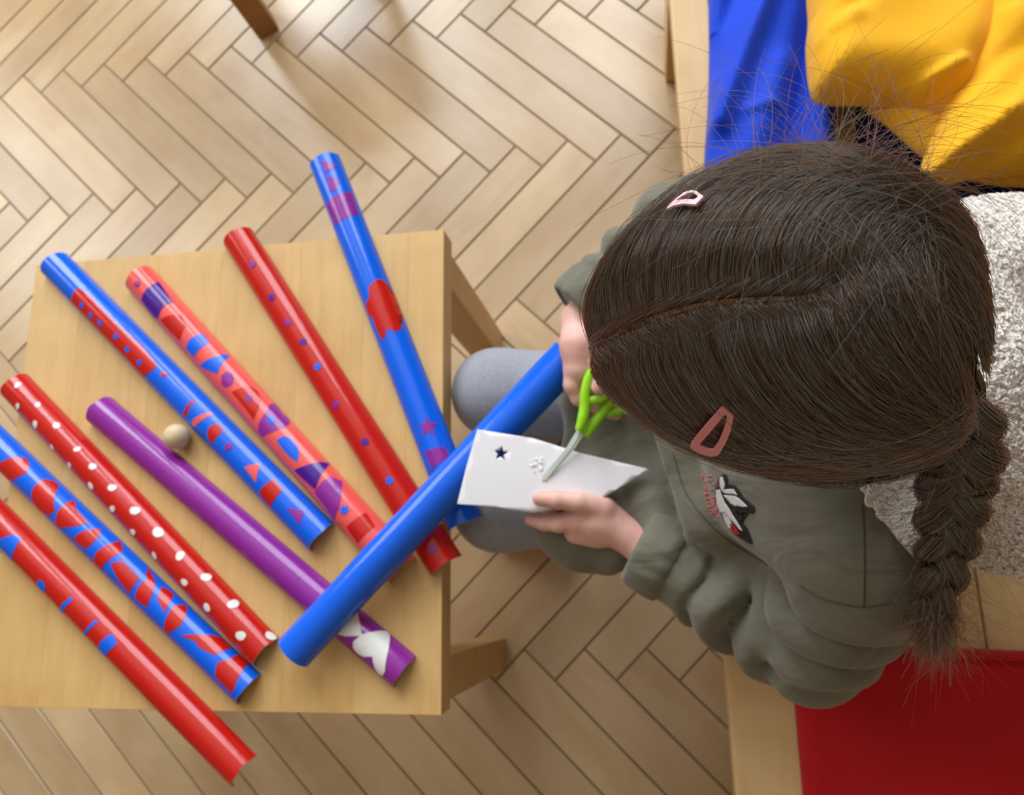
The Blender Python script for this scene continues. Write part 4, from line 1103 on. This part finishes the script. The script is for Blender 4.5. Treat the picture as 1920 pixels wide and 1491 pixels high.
def curve_pt(tab, t):
    m = len(tab)-1; x = t*m
    return np.stack([np.interp(x, np.arange(m+1), tab[:, i]) for i in range(tab.shape[1])], -1)
def strands(n, side, npt=20):
    t = rg.uniform(0, 1, n)**0.95
    A = curve_pt(spline(PART, 60), t)
    A = A+rg.normal(0, 1, A.shape)*(3.2+34*np.clip((t-0.60)/0.4, 0, 1))[:, None]
    if side > 0:      # towards the viewer's lower right, into the braid
        B = curve_pt(np.array([(1082, 720), (1150, 800), (1330, 800), (1460, 740), (1580, 640), (1720, 560)], float), t)
        C_ = curve_pt(np.array([(1330, 960), (1430, 985), (1560, 950), (1640, 860), (1720, 760), (1800, 640)], float), t)
        D = np.array([1800.0, 790.0])+rg.normal(0, 1, A.shape)*np.array([14, 20])
    else:             # over the far side of the head
        B = curve_pt(np.array([(1030, 560), (1090, 400), (1250, 360), (1390, 360), (1540, 380), (1720, 400)], float), t)
        C_ = curve_pt(np.array([(1380, 40), (1480, 60), (1600, 110), (1690, 190), (1750, 280), (1800, 380)], float), t)
        D = np.array([1880.0, 590.0])+rg.normal(0, 1, A.shape)*np.array([10, 45])
    clump = np.floor(t*150)+rg.integers(0, 6, n)*1000
    cj = np.array([np.random.default_rng(int(c)+77*(side+2)).normal(0, 1, 6) for c in clump])
    B = B+cj[:, :2]*14+rg.normal(0, 7, A.shape); C_ = C_+cj[:, 2:4]*16+rg.normal(0, 8, A.shape)
    X = bez(A, B, C_, D, npt)
    # keep the locks close to the head: soft limit at the outline, each lock with its own reach
    pa = np.arctan2(X[..., 1]-C0[1], X[..., 0]-C0[0]); pr = np.hypot(X[..., 0]-C0[0], X[..., 1]-C0[1]); rt = _per(_target_r, pa); q_r = pr/rt
    reach = rg.uniform(0.98, 1.08, (n, 1))
    lim = np.where(q_r < 0.72, q_r, 0.72+(reach-0.72)*np.tanh((q_r-0.72)/(reach-0.72)))
    X = C0+np.stack([np.cos(pa), np.sin(pa)], -1)*(lim*rt)[..., None]
    u = np.linspace(0, 1, npt)[None]
    lift = 0.0006+np.clip(u*6, 0, 1)*(0.0022+0.0016*cj[:, 4:5]*np.sin(u*3.14)+np.abs(rg.normal(0, 0.0013, (n, 1)))+0.0007*np.sin(u*rg.uniform(4, 12, (n, 1))+rg.uniform(0, 6, (n, 1))))
    lift = np.maximum(lift, 0.0004)
    return surf(X, lift)
for side, n in ((1, 11000), (-1, 12000)):
    C = strands(n, side)
    kk = C.shape[1]
    add_curves('hair_strands', C[: int(n*0.88)], np.linspace(0.00017, 0.00013, kk), M['hair'], hair)
    add_curves('hair_strands', C[int(n*0.88):], np.linspace(0.00014, 0.00010, kk), M['hairlight'], hair)
# lower hair round the sides and the back, drawn towards the braid
n = 5200; ph0 = rg.uniform(-np.pi, np.pi, n); keep = np.abs(np.angle(np.exp(1j*(ph0-3.05)))) > 0.62; ph0 = ph0[keep]; n = len(ph0)
goal = np.where(ph0 > 0, 0.62, 0.0); r0 = rg.uniform(0.86, 1.25, n); r1 = rg.uniform(1.5, 1.78, n); u = np.linspace(0, 1, 14)[None]
phs_ = ph0[:, None]+(goal-ph0)[:, None]*0.72*u**1.4; rhs_ = r0[:, None]+(r1-r0)[:, None]*u
add_curves('hair_strands', dome(phs_, rhs_, -0.0012+np.abs(rg.normal(0, 0.0012, (n, 1)))+0*u), np.linspace(0.00017, 0.00013, 14), M['hair'], hair)
# pale scalp line of the parting
M['scalp'] = plain_mat('scalp', srgb(128, 98, 72), 0.6, 0.3)
pts = spline(PART, 70)[:58]; ctr = None
L_, R_ = [], []
for i, p_ in enumerate(pts):
    tng = pts[min(i+1, len(pts)-1)]-pts[max(i-1, 0)]; tng /= np.linalg.norm(tng); nr = np.array([-tng[1], tng[0]])
    wd = 4.2*min(1, (len(pts)-i)/20+0.1)*min(1, i/8+0.2)
    for S_, s in ((L_, 1), (R_, -1)):
        S_.append(surf(np.array([[p_[0]+nr[0]*wd*s, p_[1]+nr[1]*wd*s]]), np.array([0.0019]))[0])
n = len(pts); mesh_obj('parting', np.array(L_+R_).reshape(-1, 3), [(i, i+1, n+i+1, n+i) for i in range(n-1)], M['scalp'], hair, True)
n = 700; t_ = rg.uniform(0.03, 0.72, n); A = curve_pt(spline(PART, 60), t_)+rg.normal(0, 4, (n, 2)); sd_ = rg.choice([-1, 1], n)
dr = np.stack([rg.uniform(0.1, 0.9, n), sd_*1.0], -1); ln = rg.uniform(14, 46, n)
X = A[:, None]+dr[:, None]*(ln[:, None]*np.linspace(0, 1, 8))[..., None]+np.stack([np.linspace(0, 1, 8)**2, np.zeros(8)], -1)[None]*(ln*0.5)[:, None, None]
add_curves('hair_strands', surf(X, 0.0012+0.0035*np.sin(np.linspace(0, 2.6, 8))[None]*rg.uniform(0.3, 1.2, (n, 1))), np.linspace(0.00013, 0.00007, 8), M['hairlight'], hair)
# short new hairs along the parting and loose flyaway hairs
def flyaways(n, npt=14):
    side = rg.integers(0, 2, n)
    top = rg.uniform(0, 1, n) < 0.97
    x = np.where(top, rg.normal(1600, 135, n), rg.uniform(1100, 1860, n)); y = np.where(top, rg.normal(320, 60, n), rg.uniform(280, 900, n))
    p0 = surf(np.stack([x, y], -1), np.full(n, 0.001))
    cen = np.array([HO[0], HO[1], 0.82]); nr = p0-cen; nr /= np.linalg.norm(nr, axis=1)[:, None]
    tg = np.cross(nr, rg.normal(size=(n, 3))); tg /= np.linalg.norm(tg, axis=1)[:, None]
    back = np.array([0.5, 0.25, 0.1]); tg = tg*0.8+(back-nr*(nr@back)[:, None])*0.9; tg /= np.linalg.norm(tg, axis=1)[:, None]
    L = rg.uniform(0.025, 0.085, n); up = rg.uniform(0.15, 0.55, n)*np.where(top, 1.0, 0.5)
    t = np.linspace(0, 1, npt)[None, :, None]
    bend = np.cross(nr, tg); cv = rg.normal(0, 0.6, n)
    return p0[:, None]+tg[:, None]*(L[:, None, None]*t)+nr[:, None]*(L*up)[:, None, None]*(t*1.5-1.35*t*t)+bend[:, None]*(L*cv)[:, None, None]*t*t
add_curves('flyaway_hairs', flyaways(300), np.linspace(0.00010, 0.00006, 14), M['hairlight'], hair)
for side in (1, -1):
    C = strands(95, side); u = np.linspace(0, 1, C.shape[1])[None, :, None]
    cen = np.array([HO[0], HO[1], 0.83]); nr = C-cen; nr /= np.linalg.norm(nr, axis=2)[..., None]
    amp = rg.uniform(0.002, 0.010, (len(C), 1, 1)); wob = np.cumsum(rg.normal(0, 0.0009, C.shape), axis=1)
    wob = wob-nr*(wob*nr).sum(2)[..., None]
    C = C+nr*amp*np.sin(u*np.pi)+wob
    add_curves('flyaway_hairs', C[:, 2:-3], np.linspace(0.00010, 0.00007, C.shape[1]-5), M['hairlight'], hair)

# ---- braid
bp_ = spline([P(1780, 690, 0.850), P(1800, 765, 0.838), P(1802, 830, 0.815), P(1792, 900, 0.775), P(1780, 980, 0.745), P(1768, 1060, 0.720), P(1756, 1130, 0.702), P(1750, 1175, 0.690)], 120)
T = np.gradient(bp_, axis=0); seg = np.linalg.norm(T, axis=1); T /= seg[:, None]; s_ = np.concatenate([[0], np.cumsum(np.linalg.norm(np.diff(bp_, axis=0), axis=1))])
vw = np.array([0, 0, CAM_H])-bp_; vw /= np.linalg.norm(vw, axis=1)[:, None]
SD = np.cross(T, vw); SD /= np.linalg.norm(SD, axis=1)[:, None]; DP = np.cross(SD, T); DP *= np.sign((DP*vw).sum(1))[:, None]
Lb = s_[-1]; per = 0.088
wid = np.interp(s_/Lb, [0, 0.22, 0.6, 1.0], [0.0060, 0.0145, 0.0125, 0.0062])
braid = mesh_obj('braid', *tube_mesh(bp_, np.interp(s_/Lb, [0, .7, 1], [.012, .010, .004]), 10), M['haircap'], hair, True)
M['hairend'] = hair_mat('reddish_hair_ends', 0.88, 0.8, 0.3)
allc = []
for k3 in range(3):
    ph_ = 2*np.pi*s_/per+2*np.pi*k3/3
    cl = bp_+SD*(wid*np.sin(ph_))[:, None]+DP*(wid*0.55*np.sin(2*ph_))[:, None]
    v, f = tube_mesh(cl, wid*0.66, 10); mesh_obj('braid_lock', v, f, M['haircap'], braid, True)
    n = 800; a = rg.uniform(0, 6.28, n); q = np.sqrt(rg.uniform(0.55, 1, n))
    Tc = np.gradient(cl, axis=0); Tc /= np.linalg.norm(Tc, axis=1)[:, None]
    e1 = np.cross(Tc, vw); e1 /= np.linalg.norm(e1, axis=1)[:, None]; e2 = np.cross(e1, Tc)
    R = (wid*0.74)[None, :, None]*q[:, None, None]*(1+0.10*rg.normal(size=(n, 1, 1)))
    tw_ = a[:, None]+(s_/0.12)[None]*1.2
    c = cl[None]+e1[None]*R*np.cos(tw_)[..., None]+e2[None]*R*np.sin(tw_)[..., None]
    allc.append(c[:, ::3])
C = np.concatenate(allc)
add_curves('hair_strands', C, np.linspace(0.00018, 0.00015, C.shape[1]), M['hair'], braid)
# tuft below the tie, and frizz all along
n = 1700; t = np.linspace(0, 1, 12)
b0 = bp_[-22][None]+T[-22][None]*rg.uniform(0, 0.02, (n, 1))+rg.normal(0, 0.0048, (n, 3)); dirn = T[-1]+rg.normal(0, 0.16, (n, 3)); dirn /= np.linalg.norm(dirn, axis=1)[:, None]
L = rg.uniform(0.014, 0.040, n); cv = rg.normal(0, 0.006, (n, 3))
C = b0[:, None]+dirn[:, None]*(L[:, None]*t)[..., None]+cv[:, None]*(t*t)[None, :, None]
add_curves('hair_ends', C, np.linspace(0.00018, 0.00008, 12), M['hairend'], braid)
n = 850; i0 = rg.integers(5, 118, n); b0 = bp_[i0]+SD[i0]*(wid[i0]*rg.uniform(-1.3, 1.3, n))[:, None]+DP[i0]*0.008
dirn = T[i0]*0.7+SD[i0]*rg.normal(0, 0.8, n)[:, None]+rg.normal(0, 0.25, (n, 3)); dirn /= np.linalg.norm(dirn, axis=1)[:, None]
L = rg.uniform(0.015, 0.05, n); cv = rg.normal(0, 0.016, (n, 3))
C = b0[:, None]+dirn[:, None]*(L[:, None]*t)[..., None]+cv[:, None]*(t*t)[None, :, None]
add_curves('flyaway_hairs', C, np.linspace(0.00012, 0.00007, 12), M['hairlight'], braid)
# ---------------------------------------------------------------- hair clips
M['clip'] = plain_mat('pink_enamel', srgb(226, 142, 150), 0.35)
M['clip2'] = plain_mat('pale_pink_enamel', srgb(240, 196, 206), 0.3)
def plane_hit(px, py, o, n):
    d = ray(px, py); c = np.array([0, 0, CAM_H]); return c+d*(((o-c)@n)/(d@n))
def resample(poly, n):
    p = np.vstack([poly, poly[:1]]).astype(float); s = np.concatenate([[0], np.cumsum(np.linalg.norm(np.diff(p, axis=0), axis=1))])
    return np.stack([np.interp(np.linspace(0, s[-1], n, endpoint=False), s, p[:, i]) for i in range(2)], -1)
def hair_clip(outer, inner, centre, nrm, lift, mat, label):
    h = hair_bvh.ray_cast(CAMP, Vector(map(float, ray(*centre)))); o = np.array(h[0]); hn = np.array(h[1])
    nrm = np.array(nrm, float)*0.35/np.linalg.norm(nrm)+hn*0.65; nrm /= np.linalg.norm(nrm); o = o+nrm*lift
    N = 48; A, B = resample(np.array(outer), N), resample(np.array(inner), N)
    # rotate the inner ring so that starts match
    k = np.argmin([np.sum((A-np.roll(B, -i, 0))**2) for i in range(N)]); B = np.roll(B, -k, 0)
    WA = np.array([plane_hit(x, y, o, nrm) for x, y in A]); WB = np.array([plane_hit(x, y, o, nrm) for x, y in B])
    th = 0.0011
    V = np.vstack([WA+nrm*th, WB+nrm*th, WA, WB]); Fc = []
    for i in range(N):
        j = (i+1) % N
        Fc += [(i, j, N+j, N+i), (2*N+i, 3*N+i, 3*N+j, 2*N+j), (i, 2*N+i, 2*N+j, j), (N+i, N+j, 3*N+j, 3*N+i)]
    c = V.mean(0); ob = mesh_obj('hair_clip', V-c, Fc, mat); ob.location = tuple(map(float, c))
    bm = bmesh.new(); bm.from_mesh(ob.data); bmesh.ops.recalc_face_normals(bm, faces=bm.faces[:]); bm.to_mesh(ob.data); bm.free()
    return tag(ob, label, 'hair clip', 'snap clips in the hair')
ZC = (1050, 550, 3.727)
hair_clip(zpx([(1135, 783), (1217, 848), (1205, 910), (1190, 970), (1160, 1040), (1110, 1125), (1060, 1133), (985, 1115), (930, 1085), (908, 1062), (925, 1030), (960, 985), (1030, 900)], ZC),
          zpx([(1158, 838), (1172, 850), (1158, 910), (1140, 960), (1110, 1030), (1070, 1085), (1035, 1080), (1005, 1068), (975, 1050), (1020, 1000), (1080, 930), (1120, 880)], ZC),
          (1345, 800), (-0.05, -0.62, 0.78), 0.0105, M['clip'], 'dusty pink snap clip on the near side of the hair')
ZC2 = (1000, 240, 3.728)
hair_clip(zpx([(1195, 490), (1140, 450), (1108, 448), (1060, 462), (1010, 500), (960, 545), (935, 578), (990, 552), (1060, 540), (1140, 547)], ZC2),
          zpx([(1160, 492), (1128, 464), (1104, 462), (1080, 470), (1040, 490), (1010, 512), (1000, 522), (1040, 512), (1090, 510), (1130, 512)], ZC2),
          (1300, 385), (-0.35, 0.60, 0.72), 0.0085, M['clip2'], 'pale pink snap clip on the far side of the hair')

# ---------------------------------------------------------------- paper with a punched star, clippings, scissors
ZPAP = 0.4965
OUT = [(895, 805), (1000, 822), (1090, 850), (1217, 880), (1175, 907), (1130, 934), (1060, 950), (1000, 962), (930, 951), (857, 945), (875, 873)]
def paper_z(x, y):   # gentle bow
    return 0.0035*np.sin((x-857)/360*np.pi)+0.0015*np.sin((y-805)/60.0)
bm = bmesh.new()
from mathutils.geometry import tessellate_polygon
star_px = [(939.5+(14.5 if i % 2 == 0 else 6.0)*math.sin(i*math.pi/5+0.12), 850.5-(14.5 if i % 2 == 0 else 6.0)*math.cos(i*math.pi/5+0.12)) for i in range(10)]
loops = [[Vector((x, y, 0)) for x, y in OUT], [Vector((x, y, 0)) for x, y in star_px[::-1]]]
flat = [v for l in loops for v in l]; tris = tessellate_polygon(loops)
vs_ = [bm.verts.new(v) for v in flat]
for t in tris:
    try: bm.faces.new([vs_[i] for i in t])
    except ValueError: pass
for ax, lo_, hi_ in ((0, 860, 1215), (1, 806, 960)):
    k = lo_
    while k < hi_:
        co = [0, 0, 0]; co[ax] = k; no = [0, 0, 0]; no[ax] = 1
        bmesh.ops.bisect_plane(bm, geom=bm.verts[:]+bm.edges[:]+bm.faces[:], plane_co=co, plane_no=no, dist=1e-5); k += 14
bm.verts.index_update()
W = np.array([P(v.co.x, v.co.y, ZPAP+paper_z(v.co.x, v.co.y)) for v in bm.verts]); Fc = [tuple(v.index for v in f.verts) for f in bm.faces]; bm.free()
c = W.mean(0); paper = mesh_obj('paper_sheet', W-c, Fc, M['paper'], smooth=True); paper.location = tuple(map(float, c))
bm = bmesh.new(); bm.from_mesh(paper.data); bmesh.ops.recalc_face_normals(bm, faces=bm.faces[:])
if sum(f.normal.z for f in bm.faces) < 0: bmesh.ops.reverse_faces(bm, faces=bm.faces[:])
bm.to_mesh(paper.data); bm.free()
md = paper.modifiers.new('thickness', 'SOLIDIFY'); md.thickness = 0.0004
tag(paper, 'white paper scrap with a punched star hole, held in the hand', 'paper')
rgp = random.Random(4)
for i in range(16):
    x, y = 1004+rgp.gauss(0, 11), 867+rgp.gauss(0, 8)
    if i > 11: x, y = 1010+rgp.gauss(0, 6), 878+rgp.gauss(0, 3)
    z = ZPAP+paper_z(x, y)+0.0009
    p0 = P(x, y, z); n = rgp.choice((3, 4, 5)); a0 = rgp.uniform(0, 6); r = rgp.uniform(0.0011, 0.0020)
    ring = [(r*rgp.uniform(.7, 1.2)*math.cos(a0+k*2*math.pi/n), r*rgp.uniform(.7, 1.2)*math.sin(a0+k*2*math.pi/n), rgp.uniform(0, 0.0010)) for k in range(n)]
    V = ring+[(x_, y_, z_+0.0004) for x_, y_, z_ in ring]
    o = mesh_obj('paper_clipping', V, [tuple(range(n-1, -1, -1)), tuple(range(n, 2*n))]+[(k, (k+1) % n, n+(k+1) % n, n+k) for k in range(n)], M['paper_bright'])
    o.location = tuple(map(float, p0)); tag(o, 'tiny white paper clipping scattered on the sheet beside the blade', 'clipping', 'clippings on the paper sheet')
M['lime'] = plain_mat('lime_plastic', srgb(150, 214, 24), 0.35)
M['steel'] = plain_mat('bright_steel', srgb(226, 236, 232), 0.3, metal=0.35)
M['tape_edge'] = M['blue']
sc_o = P(1086, 806, 0.508)
scis = empty('scissors', tuple(map(float, sc_o))); tag(scis, 'small scissors with lime green handles held over the paper', 'scissors')
def blade(pts, zs, th, name):
    top = np.array([P(x, y, z) for (x, y), z in zip(pts, zs)]); n = len(top)
    V = np.vstack([top, top-[0, 0, th]]); Fc = [tuple(range(n)), tuple(range(2*n-1, n-1, -1))]+[(i, n+i, n+(i+1) % n, (i+1) % n) for i in range(n)]
    o = mesh_obj(name, V, Fc, M['steel'], scis)
    bm = bmesh.new(); bm.from_mesh(o.data); bmesh.ops.recalc_face_normals(bm, faces=bm.faces[:]); bm.to_mesh(o.data); bm.free()
    return o
blade([(1092, 806), (1085, 801), (1060, 842), (1016, 893), (1016, 900), (1023, 901), (1070, 842)], [0.514, 0.514, 0.510, 0.5035, 0.5030, 0.5030, 0.510], 0.0011, 'blade')
blade([(1096, 812), (1088, 806), (1064, 846), (1020, 898), (1026, 900), (1074, 846)], [0.5118, 0.5118, 0.508, 0.5020, 0.5018, 0.508], 0.0011, 'blade')
def handle(pts, z, r):
    path = spline(np.array([P(x, y, z+dz) for x, y, dz in pts]), 60)
    v, f = tube_mesh(path, np.interp(np.linspace(0, 1, 60), [0, .12, .4, 1], [r*0.75, r, r*0.92, r*0.85]), 12)
    v = np.array(v); return mesh_obj('handle', v, f, M['lime'], scis, True)
handle([(1085, 808, 0), (1092, 788, 0.001), (1096, 765, 0.002), (1097, 740, 0.004), (1103, 712, 0.006), (1116, 692, 0.008), (1138, 684, 0.008), (1152, 698, 0.007), (1148, 726, 0.005), (1128, 745, 0.002), (1104, 752, 0.000)], 0.5215, 0.0058)
handle([(1097, 818, 0), (1112, 796, 0), (1130, 772, 0.0), (1148, 748, 0.001), (1178, 722, 0.002), (1204, 726, 0.002), (1206, 750, 0.0), (1186, 766, -0.004), (1160, 770, -0.008), (1136, 776, -0.006)], 0.5115, 0.0056)
ball('rivet', P(1086, 808, 0.5150), (0.0032, 0.0032, 0.0012), M['steel'], scis)
